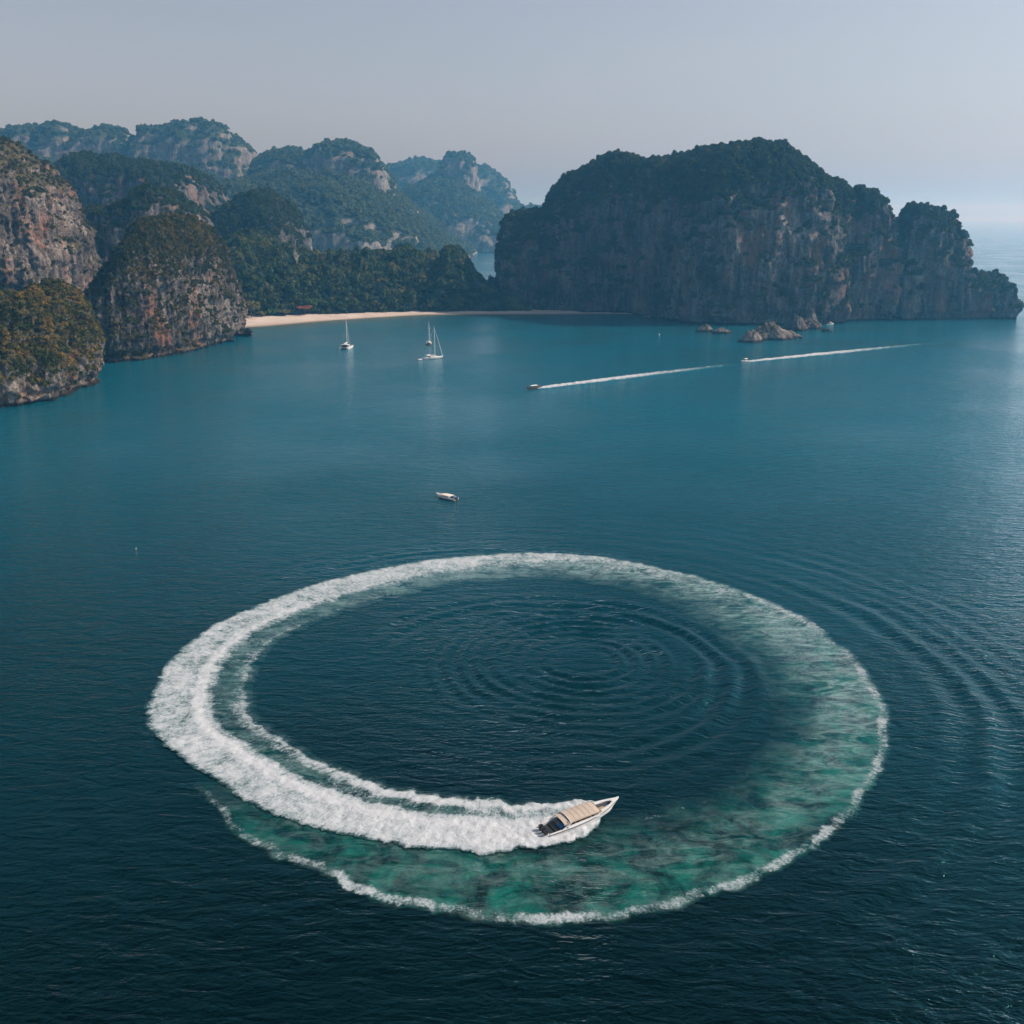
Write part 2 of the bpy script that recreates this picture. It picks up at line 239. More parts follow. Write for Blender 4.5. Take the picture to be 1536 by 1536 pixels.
def structure(name, me):
    o = link(bpy.data.objects.new(name, me))
    o['kind'] = 'structure'
    return o


# ---------------------------------------------------------------- materials
class NT:
    """small helper round a node tree"""
    def __init__(self, name):
        self.m = bpy.data.materials.new(name)
        self.m.use_nodes = True
        self.t = self.m.node_tree
        self.t.nodes.clear()
        self.out = self.n('ShaderNodeOutputMaterial')

    def n(self, kind, **kw):
        nd = self.t.nodes.new(kind)
        for k, v in kw.items():
            setattr(nd, k, v)
        return nd

    def l(self, a, b):
        self.t.links.new(a, b)

    def put(self, sock, v):
        if hasattr(v, 'is_output'):
            self.l(v, sock)
        else:
            sock.default_value = v

    def math(self, op, a, b=0.0, c=0.0):
        nd = self.n('ShaderNodeMath', operation=op)
        for s, v in zip(nd.inputs, (a, b, c)):
            self.put(s, v)
        return nd.outputs[0]

    def vmul(self, v, s):
        nd = self.n('ShaderNodeVectorMath', operation='MULTIPLY')
        self.put(nd.inputs[0], v)
        nd.inputs[1].default_value = s
        return nd.outputs[0]

    def mapping(self, v, rot=(0, 0, 0), scale=(1, 1, 1)):
        nd = self.n('ShaderNodeMapping')
        self.put(nd.inputs['Vector'], v)
        nd.inputs['Rotation'].default_value = rot
        nd.inputs['Scale'].default_value = scale
        return nd.outputs[0]

    def noise(self, v, scale=1.0, detail=3.0, rough=0.55, dist=0.0, color=False):
        nd = self.n('ShaderNodeTexNoise')
        self.put(nd.inputs['Vector'], v)
        nd.inputs['Scale'].default_value = scale
        nd.inputs['Detail'].default_value = detail
        nd.inputs['Roughness'].default_value = rough
        nd.inputs['Distortion'].default_value = dist
        return nd.outputs['Color' if color else 'Fac']

    def rng(self, v, a, b, c=0.0, d=1.0, smooth=True):
        nd = self.n('ShaderNodeMapRange')
        if smooth:
            nd.interpolation_type = 'SMOOTHSTEP'
        self.put(nd.inputs[0], v)
        for i, x in enumerate((a, b, c, d)):
            nd.inputs[i + 1].default_value = x
        return nd.outputs[0]

    def mix(self, f, a, b):
        nd = self.n('ShaderNodeMix', data_type='RGBA')
        self.put(nd.inputs[0], f)
        for s, v in ((nd.inputs[6], a), (nd.inputs[7], b)):
            if hasattr(v, 'is_output'):
                self.l(v, s)
            else:
                s.default_value = (*v, 1)
        return nd.outputs[2]

    def ramp(self, f, stops):
        nd = self.n('ShaderNodeValToRGB')
        self.put(nd.inputs[0], f)
        el = nd.color_ramp.elements
        while len(el) > 1:
            el.remove(el[0])
        for i, (p, c) in enumerate(stops):
            e = el[0] if i == 0 else el.new(p)
            e.position = p
            e.color = (*c, 1)
        return nd.outputs[0]

    def attr(self, name, out='Fac'):
        return self.n('ShaderNodeAttribute', attribute_name=name).outputs[out]

    def pos(self):
        return self.n('ShaderNodeNewGeometry').outputs['Position']

    def bump(self, h, dist=1.0, strength=1.0):
        nd = self.n('ShaderNodeBump')
        nd.inputs['Distance'].default_value = dist
        nd.inputs['Strength'].default_value = strength
        self.put(nd.inputs['Height'], h)
        return nd.outputs[0]

    def bsdf(self, color, rough=0.6, spec=0.4, normal=None, metallic=0.0, ior=1.5):
        nd = self.n('ShaderNodeBsdfPrincipled')
        if hasattr(color, 'is_output'):
            self.l(color, nd.inputs['Base Color'])
        else:
            nd.inputs['Base Color'].default_value = (*color, 1)
        self.put(nd.inputs['Roughness'], rough)
        nd.inputs['Specular IOR Level'].default_value = spec
        nd.inputs['Metallic'].default_value = metallic
        nd.inputs['IOR'].default_value = ior
        if normal is not None:
            self.l(normal, nd.inputs['Normal'])
        return nd.outputs[0]

    def done(self, sh):
        self.l(sh, self.out.inputs['Surface'])
        return self.m


def water_nodes(n, turb=None, shallow=None, wisp=None):
    """sea water: wind ripples as fine relief, colour from painted distance tone, shallows and stirred-up bubbles"""
    p = n.pos()
    big = n.noise(p, 0.012, 2, 0.5)                                   # wind patches
    gust = n.rng(big, 0.35, 0.65, 0.55, 1.15)
    w1 = n.noise(n.mapping(p, (0, 0, R(28)), (0.16, 0.42, 0.2)), 1.0, 3, 0.55, 0.6)
    w2 = n.noise(n.mapping(p, (0, 0, R(8)), (0.55, 1.15, 0.6)), 1.0, 3, 0.6, 0.4)
    h = n.math('ADD', n.math('MULTIPLY', w1, 0.95), n.math('MULTIPLY', w2, 0.36))
    h = n.math('MULTIPLY', h, gust)
    nrm = n.bump(h, 1.0, WATER_BUMP)
    col = n.mix(n.rng(n.noise(p, 0.02, 3), 0.3, 0.7), WATER_DARK, WATER_DARK2)
    bay = n.attr('bay')                                               # painted shading: near water darkened as by vignette, brighter with distance
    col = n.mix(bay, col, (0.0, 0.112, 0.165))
    if shallow is not None:
        col = n.mix(n.rng(shallow, 0.0, 0.55), col, (0.006, 0.085, 0.075))
        col = n.mix(n.rng(shallow, 0.5, 1.0), col, (0.16, 0.20, 0.14))
    if turb is not None:
        col = n.mix(turb, col, (0.008, 0.120, 0.092))
    if wisp is not None:
        col = n.mix(wisp, col, (0.27, 0.42, 0.40))
    lw = n.n('ShaderNodeLayerWeight')                                 # Schlick-like reflectance of rippled water
    lw.inputs['Blend'].default_value = 0.5
    n.l(nrm, lw.inputs['Normal'])
    fr = n.math('ADD', n.math('MULTIPLY', n.math('POWER', lw.outputs['Facing'], 3.1), 0.98), 0.006)
    df = n.n('ShaderNodeBsdfDiffuse')
    n.l(col, df.inputs['Color'])
    n.l(nrm, df.inputs['Normal'])
    gl = n.n('ShaderNodeBsdfAnisotropic')
    gl.inputs['Roughness'].default_value = WATER_ROUGH
    n.l(n.mix(n.rng(fr, 0.24, 0.66), (0.13, 0.44, 0.50), (0.94, 1.0, 1.0)), gl.inputs['Color'])
    n.l(nrm, gl.inputs['Normal'])
    mx = n.n('ShaderNodeMixShader')
    n.l(fr, mx.inputs[0])
    n.l(df.outputs[0], mx.inputs[1])
    n.l(gl.outputs[0], mx.inputs[2])
    sh = mx.outputs[0]
    return sh, nrm, p


WATER_DARK = (0.0001, 0.003, 0.0034)  # near-water tone, start of the painted distance shading
WATER_DARK2 = (0.0002, 0.006, 0.0066)
WATER_BUMP = 0.92
WATER_ROUGH = 0.15


def make_sea_material():
    n = NT('sea_water')
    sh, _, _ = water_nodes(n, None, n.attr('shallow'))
    return n.done(sh)


def make_wake_material():
    n = NT('wake_foam')
    foam = n.attr('foam')
    turb = n.attr('turb')
    uv = n.attr('wake_uv', 'Vector')
    p = n.pos()
    cloud = n.noise(p, 0.15, 5, 0.62, 0.8)
    tfac = n.math('MULTIPLY', turb, n.rng(cloud, 0.38, 0.64, 0.06, 1.0))
    streak = n.noise(n.mapping(uv, (0, 0, R(24)), (1.0, 0.36, 1)), 1.0, 7, 0.70, 0.9)
    wisp_n = n.math('ADD', n.math('MULTIPLY', n.noise(n.mapping(p, (0, 0, R(14)), (0.13, 0.30, 1)), 1.0, 6, 0.68, 1.4), 0.75), n.math('MULTIPLY', n.noise(n.mapping(uv, (0, 0, R(24)), (0.5, 0.2, 1)), 1.0, 5, 0.65, 0.6), 0.25))
    wisp = n.math('MULTIPLY', n.rng(wisp_n, 0.41, 0.67), n.attr('wisp'))
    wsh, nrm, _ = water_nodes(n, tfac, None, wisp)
    fine = n.noise(p, 2.6, 6, 0.74, 0.5)
    lump = n.noise(p, 0.45, 4, 0.62, 0.9)
    m = n.math('ADD', foam, n.math('MULTIPLY', n.math('SUBTRACT', streak, 0.5), 0.95))
    m = n.math('ADD', m, n.math('MULTIPLY', n.math('SUBTRACT', fine, 0.5), 1.15))
    m = n.math('ADD', m, n.math('MULTIPLY', n.math('SUBTRACT', lump, 0.5), 0.75))
    f = n.rng(m, 0.40, 0.84)
    f = n.math('MULTIPLY', f, n.rng(foam, 0.02, 0.16))
    # thin foam lace drawn out between the bubbles of older wash
    wp = n.attr('wisp')
    la = n.math('SUBTRACT', 1.0, n.math('MULTIPLY', n.math('ABSOLUTE', n.math('SUBTRACT', n.noise(p, 0.42, 4, 0.6, 1.6), 0.5)), 9.5))
    lb = n.math('SUBTRACT', 1.0, n.math('MULTIPLY', n.math('ABSOLUTE', n.math('SUBTRACT', n.noise(p, 1.0, 4, 0.6, 1.2), 0.5)), 8.0))
    lc = n.math('MULTIPLY', n.math('MAXIMUM', n.math('MAXIMUM', la, n.math('MULTIPLY', lb, 0.8)), 0.0), n.rng(n.noise(p, 0.11, 3, 0.6, 0.5), 0.40, 0.62))
    lc = n.math('MULTIPLY', n.math('MULTIPLY', lc, n.rng(wp, 0.15, 0.95)), n.rng(fine, 0.36, 0.60))
    f = n.math('MAXIMUM', f, n.math('MULTIPLY', lc, 1.0))
    fb = n.bump(n.math('ADD', n.math('MULTIPLY', fine, 0.7), n.math('MULTIPLY', streak, 0.9)), 0.30, 0.6)
    fsh = n.bsdf(n.mix(n.rng(m, 0.50, 1.20), (0.20, 0.27, 0.29), (0.50, 0.53, 0.56)), 0.8, 0.15, fb)
    mx = n.n('ShaderNodeMixShader')
    n.l(f, mx.inputs[0])
    n.l(wsh, mx.inputs[1])
    n.l(fsh, mx.inputs[2])
    return n.done(mx.outputs[0])


def make_rock_material(name, dark, mid, pale, rust, rust_amt, soil, moss):
    n = NT(name)
    p = n.pos()
    st = n.noise(n.mapping(p, (0, 0, 0), (0.22, 0.22, 0.022)), 1.0, 7, 0.66, 0.4)
    pt = n.noise(p, 0.030, 5, 0.6, 0.6)
    fine = n.noise(p, 0.55, 5, 0.65)
    v = n.math('ADD', n.math('MULTIPLY', st, 0.62), n.math('MULTIPLY', fine, 0.38))
    v = n.math('ADD', v, n.math('MULTIPLY', n.math('SUBTRACT', pt, 0.5), 0.5))
    col = n.ramp(v, [(0.38, dark), (0.52, mid), (0.70, pale)])
    rf = n.math('MULTIPLY', n.rng(n.noise(n.mapping(p, (0, 0, 0), (0.05, 0.05, 0.018)), 1.0, 5, 0.6, 0.5), 0.50, 0.66), rust_amt)
    col = n.mix(rf, col, rust)
    vg = n.attr('veg')
    vf = n.rng(n.math('ADD', vg, n.math('MULTIPLY', n.math('SUBTRACT', fine, 0.5), 0.8)), 0.40, 0.62)
    col = n.mix(vf, col, n.mix(n.noise(p, 0.12, 4), soil, moss))
    z = n.n('ShaderNodeSeparateXYZ')
    n.l(p, z.inputs[0])
    tide = n.rng(n.math('ADD', z.outputs[2], n.math('MULTIPLY', fine, 1.5)), 1.6, 3.2, 1.0, 0.0)
    col = n.mix(tide, col, (0.018, 0.017, 0.015))
    nb = n.bump(n.math('ADD', fine, n.math('MULTIPLY', st, 1.6)), 2.0, 1.0)
    return n.done(n.bsdf(col, 0.9, 0.15, nb))


def make_leaf_material(name, stops, vary=0.10, trans=0.25):
    n = NT(name)
    rnd = n.n('ShaderNodeObjectInfo').outputs['Random']
    p = n.pos()
    f = n.math('ADD', n.math('MULTIPLY', rnd, 0.5), n.math('MULTIPLY', n.math('SUBTRACT', n.noise(p, 0.07, 4, 0.6), 0.36), 1.9))
    f = n.math('ADD', f, n.math('MULTIPLY', n.math('SUBTRACT', n.noise(p, 0.9, 2), 0.5), vary * 4))
    col = n.ramp(f, stops)
    a = n.bsdf(col, 0.75, 0.12)
    t = n.n('ShaderNodeBsdfTranslucent')
    n.l(col, t.inputs['Color'])
    mx = n.n('ShaderNodeMixShader')
    mx.inputs[0].default_value = trans
    n.l(a, mx.inputs[1])
    n.l(t.outputs[0], mx.inputs[2])
    return n.done(mx.outputs[0])


def make_plain(name, color, rough=0.5, spec=0.4, metallic=0.0, var=0.12, scale=3.0, bump=0.0):
    n = NT(name)
    tc = n.n('ShaderNodeTexCoord').outputs['Object']
    k = n.noise(tc, scale, 4, 0.6)
    lo = tuple(c * (1 - var) for c in color)
    hi = tuple(min(1, c * (1 + var)) for c in color)
    nb = n.bump(k, 0.02, bump) if bump else None
    return n.done(n.bsdf(n.mix(n.rng(k, 0.3, 0.7), lo, hi), rough, spec, nb, metallic))


M = {}
M['sea'] = make_sea_material()
M['wake'] = make_wake_material()
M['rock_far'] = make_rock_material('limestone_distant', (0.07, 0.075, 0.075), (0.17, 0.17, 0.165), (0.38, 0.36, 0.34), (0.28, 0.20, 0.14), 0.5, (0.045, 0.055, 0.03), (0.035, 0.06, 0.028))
M['rock_head'] = make_rock_material('limestone_headland', (0.022, 0.024, 0.026), (0.095, 0.092, 0.088), (0.27, 0.26, 0.245), (0.18, 0.105, 0.075), 0.7, (0.035, 0.038, 0.022), (0.025, 0.042, 0.020))
M['rock_near'] = make_rock_material('limestone_island', (0.030, 0.028, 0.027), (0.115, 0.100, 0.089), (0.392, 0.344, 0.304), (0.351, 0.155, 0.088), 0.45, (0.101, 0.074, 0.038), (0.061, 0.068, 0.027))
M['rock_pale'] = make_rock_material('limestone_boulder', (0.072, 0.064, 0.056), (0.200, 0.176, 0.152), (0.360, 0.320, 0.280), (0.240, 0.144, 0.088), 0.3, (0.112, 0.096, 0.048), (0.072, 0.072, 0.032))
M['leaf_forest'] = make_leaf_material('leaves_forest', [(0.0, (0.018, 0.034, 0.014)), (0.30, (0.034, 0.058, 0.022)), (0.55, (0.058, 0.082, 0.030)), (0.75, (0.090, 0.105, 0.036)), (1.0, (0.15, 0.14, 0.05))], 0.12)
M['leaf_head'] = make_leaf_material('leaves_headland', [(0.0, (0.025, 0.044, 0.019)), (0.5, (0.040, 0.063, 0.025)), (0.85, (0.062, 0.078, 0.032)), (1.0, (0.124, 0.105, 0.038))])
M['leaf_dry'] = make_leaf_material('leaves_dry_scrub', [(0.0, (0.028, 0.044, 0.014)), (0.35, (0.055, 0.070, 0.019)), (0.6, (0.111, 0.100, 0.031)), (0.8, (0.202, 0.138, 0.036)), (1.0, (0.312, 0.201, 0.052))], 0.14)
M['leaf_island'] = make_leaf_material('leaves_island_scrub', [(0.0, (0.026, 0.040, 0.013)), (0.45, (0.052, 0.063, 0.020)), (0.75, (0.104, 0.089, 0.032)), (1.0, (0.225, 0.147, 0.040))], 0.14)
M['leaf_far_hazed'] = make_leaf_material('leaves_far_haze_tint', [(0.0, (0.054, 0.085, 0.043)), (0.5, (0.080, 0.116, 0.055)), (1.0, (0.128, 0.139, 0.064))])  # leaf colour raised, haze and sunlight on the ridges painted in
M['leaf_olive'] = make_leaf_material('leaves_olive', [(0.0, (0.10, 0.11, 0.035)), (1.0, (0.17, 0.15, 0.05))])
M['leaf_bright'] = make_leaf_material('leaves_bright', [(0.0, (0.05, 0.10, 0.028)), (1.0, (0.08, 0.14, 0.04))])
M['leaf_russet'] = make_leaf_material('leaves_russet', [(0.0, (0.22, 0.075, 0.045)), (1.0, (0.30, 0.12, 0.07))])
M['bark'] = make_plain('bark', (0.12, 0.095, 0.07), 0.9, 0.1, var=0.3)
M['bark_pale'] = make_plain('bark_pale', (0.42, 0.39, 0.35), 0.85, 0.1, var=0.2)
M['gel'] = make_plain('gelcoat_white', (0.656, 0.656, 0.648), 0.28, 0.5, var=0.04)
M['seam'] = make_plain('canvas_seam', (0.30, 0.25, 0.21), 0.85, 0.1)
M['canvas'] = make_plain('canvas_tan', (0.46, 0.385, 0.32), 0.85, 0.1, var=0.07, scale=2.0, bump=0.4)
M['canvas_cream'] = make_plain('canvas_cream', (0.74, 0.68, 0.60), 0.85, 0.1, var=0.06)
M['vinyl_brown'] = make_plain('vinyl_brown', (0.13, 0.055, 0.035), 0.6, 0.3)
M['vinyl_tan'] = make_plain('vinyl_tan', (0.40, 0.31, 0.20), 0.6, 0.3)
M['dark'] = make_plain('dark_trim', (0.025, 0.026, 0.03), 0.45, 0.4)
M['engine'] = make_plain('engine_black', (0.018, 0.018, 0.02), 0.3, 0.5)
M['glass'] = make_plain('tinted_glass', (0.02, 0.03, 0.045), 0.05, 0.6)
M['blue'] = make_plain('blue_tarp', (0.05, 0.16, 0.36), 0.6, 0.3)
M['alu'] = make_plain('aluminium_mast', (0.68, 0.68, 0.67), 0.35, 0.5, 0.3)
M['navy'] = make_plain('navy_canvas', (0.02, 0.03, 0.06), 0.8, 0.2)
M['wood'] = make_plain('varnished_wood', (0.085, 0.045, 0.025), 0.5, 0.3, var=0.3)
M['thatch'] = make_plain('thatch', (0.16, 0.12, 0.08), 0.95, 0.05, var=0.3)
M['skin'] = make_plain('skin', (0.42, 0.24, 0.16), 0.6, 0.3)
M['shirt_orange'] = make_plain('shirt_orange', (0.62, 0.24, 0.07), 0.85, 0.1)
M['shirt_dark'] = make_plain('shirt_dark', (0.05, 0.05, 0.06), 0.85, 0.1)
M['hair'] = make_plain('hair_black', (0.012, 0.010, 0.009), 0.6, 0.3)
M['buoy'] = make_plain('buoy_pale', (0.72, 0.62, 0.40), 0.6, 0.3)
M['rubber'] = make_plain('rubber_grey', (0.55, 0.56, 0.58), 0.6, 0.3)


def make_sand():
    n = NT('beach_sand')
    p = n.pos()
    c = n.mix(n.rng(n.noise(p, 0.06, 5), 0.3, 0.7), (0.45, 0.385, 0.33), (0.55, 0.485, 0.43))
    z = n.n('ShaderNodeSeparateXYZ')
    n.l(p, z.inputs[0])
    c = n.mix(n.rng(z.outputs[2], 0.05, 0.5, 1.0, 0.0), c, (0.26, 0.21, 0.165))
    return n.done(n.bsdf(c, 0.95, 0.1, n.bump(n.noise(p, 1.2, 5), 0.3, 0.5)))


M['sand'] = make_sand()

# ---------------------------------------------------------------- the sea
WC = np.array([0.0, 182.0])            # centre of the circling speedboat's track
WA = np.array([a for a, r in WAKE_OUTER]); WR = np.array([r for a, r in WAKE_OUTER])
WB = np.array([a for a, r in WAKE_INNER]); WI = np.array([r for a, r in WAKE_INNER])


def sea_height(x, y):
    """swell, the old ring waves inside and outside the circle, metres"""
    x = np.asarray(x, dtype=float); y = np.asarray(y, dtype=float)
    d = np.hypot(x, y)
    near = 1 - sstep(280, 620, d)
    h = 0.10 * noise2(x * 0.6 + y * 0.25, y, 7.5, 3.0, 2) * near
    dx, dy = x - WC[0], y - WC[1]
    r = np.hypot(dx, dy)
    th = np.degrees(np.arctan2(dy, dx))
    wob = 3.4 * noise2(x, y, 30, 9.0, 3)
    # bow waves spreading outside the ring, strongest on the right-hand side
    q = r - 83 - 0.05 * (th - 10) + 0.8 * wob
    side = np.exp(-((th + 6) / 62.0) ** 2) + 0.30 * np.exp(-((np.abs(th) - 165) / 45.0) ** 2)
    patch = 0.65 + 0.55 * sstep(-0.3, 0.35, noise2(x, y, 24, 6.0, 2))
    h = h + 0.38 * np.sin(q * 2 * np.pi / 7.4) * np.exp(-((q - 2) / 7.0) ** 2) * side * patch
    q2 = r - 101 + 1.1 * wob
    h = h + 0.19 * np.sin(q2 * 2 * np.pi / 6.0) * np.exp(-(q2 / 13.0) ** 2) * (np.exp(-((th - 8) / 58.0) ** 2)) * patch
    q6 = r - 79 + 0.6 * wob
    h = h + 0.15 * np.sin(q6 * 2 * np.pi / 4.4) * np.exp(-(q6 / 6.0) ** 2) * np.exp(-((th - 95) / 60.0) ** 2)
    # rings closing on the middle
    r2 = np.hypot((x - 14) * 1.0, (y - 190) * 1.0)
    q3 = r2 + 0.55 * wob
    h = h + 0.30 * np.sin(q3 * 2 * np.pi / 3.3) * sstep(3, 9, r2) * (1 - sstep(24, 38, r2)) * (0.35 + 0.65 * sstep(-0.2, 0.3, noise2(x, y, 15, 4.0, 2)))
    r3 = np.hypot(x - 6, y - 186)
    q4 = r3 + 0.6 * wob
    h = h + 0.26 * np.sin(q4 * 2 * np.pi / 5.0) * np.exp(-((q4 - 36) / 6.5) ** 2) * (0.25 + sstep(0.1, 0.9, dx / np.maximum(r, 1)) + 0.6 * sstep(0.3, 0.9, dy / np.maximum(r, 1)))
    # parallel wash from boats that passed earlier, out on the right
    q5 = (x * 0.42 - y) + 330 + 1.2 * wob
    h = h + 0.07 * np.sin(q5 * 2 * np.pi / 5.2) * np.exp(-(q5 / 26.0) ** 2) * sstep(40, 90, x) * (1 - sstep(170, 230, x))
    return h


def axis(lo, a, b, hi, step, grow):
    mid = np.arange(a, b + 1e-6, step)
    up, s, v = [], step, b
    while v < hi:
        s *= grow
        v += s
        up.append(v)
    dn, s, v = [], step, a
    while v > lo:
        s *= grow
        v -= s
        dn.append(v)
    return np.concatenate([dn[::-1], mid, up])


shore = np.array(BEACH_SHORE)


def painted_far_tone(x, y):  # foreground darkening put into the water colour, by distance from the camera
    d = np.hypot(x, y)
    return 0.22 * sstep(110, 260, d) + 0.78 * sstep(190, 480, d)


def shore_dist(x, y):
    """horizontal distance to the shoreline polyline"""
    best = np.full(np.shape(x), 1e9)
    for (ax, ay), (bx, by) in zip(shore[:-1], shore[1:]):
        ex, ey = bx - ax, by - ay
        t = np.clip(((x - ax) * ex + (y - ay) * ey) / (ex * ex + ey * ey), 0, 1)
        best = np.minimum(best, np.hypot(x - ax - t * ex, y - ay - t * ey))
    return best


gx = axis(-32000, -115, 125, 32000, 0.7, 1.022)
gy = axis(-3000, 88, 300, 32000, 0.7, 1.020)
X, Y = np.meshgrid(gx, gy)
Z = np.zeros_like(X)
inner = (np.abs(X) < 320) & (Y > 40) & (Y < 620)
Z[inner] = sea_height(X[inner], Y[inner])
nx, ny = len(gx), len(gy)
idx = np.arange(nx * ny).reshape(ny, nx)
quads = np.stack([idx[:-1, :-1], idx[:-1, 1:], idx[1:, 1:], idx[1:, :-1]], -1).reshape(-1, 4)
sea_me = mesh_np('sea', np.stack([X.ravel(), Y.ravel(), Z.ravel()], 1), quads, M['sea'])
sd = shore_dist(X, Y)
att = np.exp(-np.clip(sd, 0, None) / 17.0) * ((Y > 760) & (Y < 1000))
attr(sea_me, 'bay', painted_far_tone(X, Y).ravel())
attr(sea_me, 'shallow', att.ravel())
sea = structure('sea', sea_me)

# ---------------------------------------------------------------- limestone bodies
def loft(cols, e1, e2, m=22):
    """closed solid: a superelliptic section swept along x"""
    cols = np.array(cols, dtype=float)
    xs = np.linspace(cols[0, 0], cols[-1, 0], max(12, int(abs(cols[-1, 0] - cols[0, 0]) / 3.0))) if np.all(np.diff(cols[:, 0]) > 0) else cols[:, 0]
    if len(xs) != len(cols):
        cols = np.stack([xs] + [np.interp(xs, cols[:, 0], cols[:, k]) for k in range(1, 5)], 1)
    al = np.linspace(0, math.pi, m)
    c, s = np.cos(al), np.sin(al)
    cc = np.sign(c) * np.abs(c) ** e1
    ss = np.abs(s) ** e2
    rings = []
    for x, h, yf, yr, yb in cols:
        y = np.where(cc > 0, yr - (yr - yf) * cc, yr - (yb - yr) * cc)
        z = np.maximum(h, 0.5) * ss
        y = np.concatenate([[y[0]], y, [y[-1]]])
        z = np.concatenate([[-9.0], z, [-9.0]])
        rings.append(np.stack([np.full(len(y), x), y, z], 1))
    k = len(rings[0])
    v = np.concatenate(rings)
    f = []
    for i in range(len(rings) - 1):
        for j in range(k):
            j2 = (j + 1) % k
            f.append([i * k + j, i * k + j2, (i + 1) * k + j2, (i + 1) * k + j])
    caps = [list(range(k))[::-1], [(len(rings) - 1) * k + j for j in range(k)]]
    return v, f + caps


def remesh(bodies, voxel):
    """fuse closed solids into one even surface"""
    vs_, fs_, base = [], [], 0
    for v, f in bodies:
        vs_.append(v)
        fs_ += [[i + base for i in q] for q in f]
        base += len(v)
    me = bpy.data.meshes.new('tmp')
    me.from_pydata(np.concatenate(vs_).tolist(), [], fs_)
    o = bpy.data.objects.new('tmp', me)
    COL.objects.link(o)
    md = o.modifiers.new('r', 'REMESH')
    md.mode = 'VOXEL'
    md.voxel_size = voxel
    dg = bpy.context.evaluated_depsgraph_get()
    ev = o.evaluated_get(dg)
    m2 = bpy.data.meshes.new_from_object(ev)
    bpy.data.objects.remove(o, do_unlink=True)
    bpy.data.meshes.remove(me)
    return m2


def get_vn(me):
    n = len(me.vertices)
    v = np.empty(n * 3, dtype=np.float32)
    me.vertices.foreach_get('co', v)
    nn = np.empty(n * 3, dtype=np.float32)
    me.vertex_normals.foreach_get('vector', nn)
    return v.reshape(-1, 3).astype(float), nn.reshape(-1, 3).astype(float)


def carve(me, k, amp, notch=0.0, flute=1.0, seed=0.0, veg_bias=0.0, topz=None, extra=None, shrink=0.0):
    """k = size of the mid-scale relief in metres"""
    for step in range(2):
        v, n = get_vn(me)
        steep = np.clip(1.15 - np.abs(n[:, 2]) * 1.25, 0, 1)
        if step == 0:
            d = amp * 1.5 * fbm(v / (k * 4.0) + seed, 3) + amp * 0.8 * fbm(v / (k * 1.6) + seed + 5, 3)
            # leaning alcoves and bulges on the walls
            q = v * np.array([1 / (k * 2.6), 1 / (k * 2.6), 1 / (k * 4.5)]) + seed + 31
            d = d + amp * 1.1 * steep * fbm(q, 2)
        else:
            q = v * np.array([1 / (k * 0.55), 1 / (k * 0.55), 1 / (k * 5.0)]) + seed
            rg = 1 - 2.2 * np.abs(perlin(q))
            q2 = v * np.array([1 / (k * 0.24), 1 / (k * 0.24), 1 / (k * 2.2)]) + seed + 3
            rg2 = 1 - 2.2 * np.abs(perlin(q2))
            lay = perlin(v * np.array([1 / (k * 3), 1 / (k * 3), 1 / (k * 0.5)]) + seed + 9)
            d = flute * steep * (0.55 * amp * (rg - 0.5) + 0.26 * amp * (rg2 - 0.4) + 0.30 * amp * lay) + 0.30 * amp * fbm(v / (k * 0.4) + seed, 3) + 0.22 * amp * steep * (1 - 2.4 * np.abs(perlin(v / (k * 0.33) + seed + 21)))
        if notch:
            hz = n[:, :2].copy()
            ln = np.linalg.norm(hz, axis=1)[:, None] + 1e-6
            lip = 4.5 + 3.5 * perlin(v * np.array([0.16, 0.16, 0.0]) + seed)
            cut = notch * (1 - sstep(lip, lip + 3.0, v[:, 2]))
            if step == 1:
                v[:, :2] -= hz / ln * (cut * steep)[:, None]
                d = d * sstep(-1.0, 4.0, v[:, 2])
        d = d - float(d.mean()) - shrink
        v = v + n * d[:, None]
        me.vertices.foreach_set('co', v.astype(np.float32).ravel())
        me.update()
    v, n = get_vn(me)
    veg = n[:, 2] * 0.95 + 0.45 * fbm(v / (k * 3.2) + seed + 50, 3) + 0.25 * perlin(v / (k * 0.9) + seed + 3) + veg_bias
    if topz:
        veg = veg + 0.55 * sstep(topz[0], topz[1], v[:, 2])
    if extra is not None:
        veg = veg + extra(v)
    attr(me, 'veg', veg)
    me.polygons.foreach_set('use_smooth', np.ones(len(me.polygons), dtype=bool))
    return v, n, veg


def tri_sample(me, count, weight):
    """random surface points, weighted per vertex"""
    me.calc_loop_triangles()
    t = np.empty(len(me.loop_triangles) * 3, dtype=np.int32)
    me.loop_triangles.foreach_get('vertices', t)
    t = t.reshape(-1, 3)
    v, n = get_vn(me)
    a = np.linalg.norm(np.cross(v[t[:, 1]] - v[t[:, 0]], v[t[:, 2]] - v[t[:, 0]]), axis=1) * weight[t].mean(1)
    cdf = np.cumsum(a)
    k = np.searchsorted(cdf, rng.random(count) * cdf[-1])
    k = np.minimum(k, len(t) - 1)
    u, w = rng.random(count), rng.random(count)
    fl = u + w > 1
    u[fl], w[fl] = 1 - u[fl], 1 - w[fl]
    q = t[k]
    pt = v[q[:, 0]] * (1 - u - w)[:, None] + v[q[:, 1]] * u[:, None] + v[q[:, 2]] * w[:, None]
    return pt, n[q[:, 0]]


VEG = []      # vegetation to scatter once the tree crowns exist


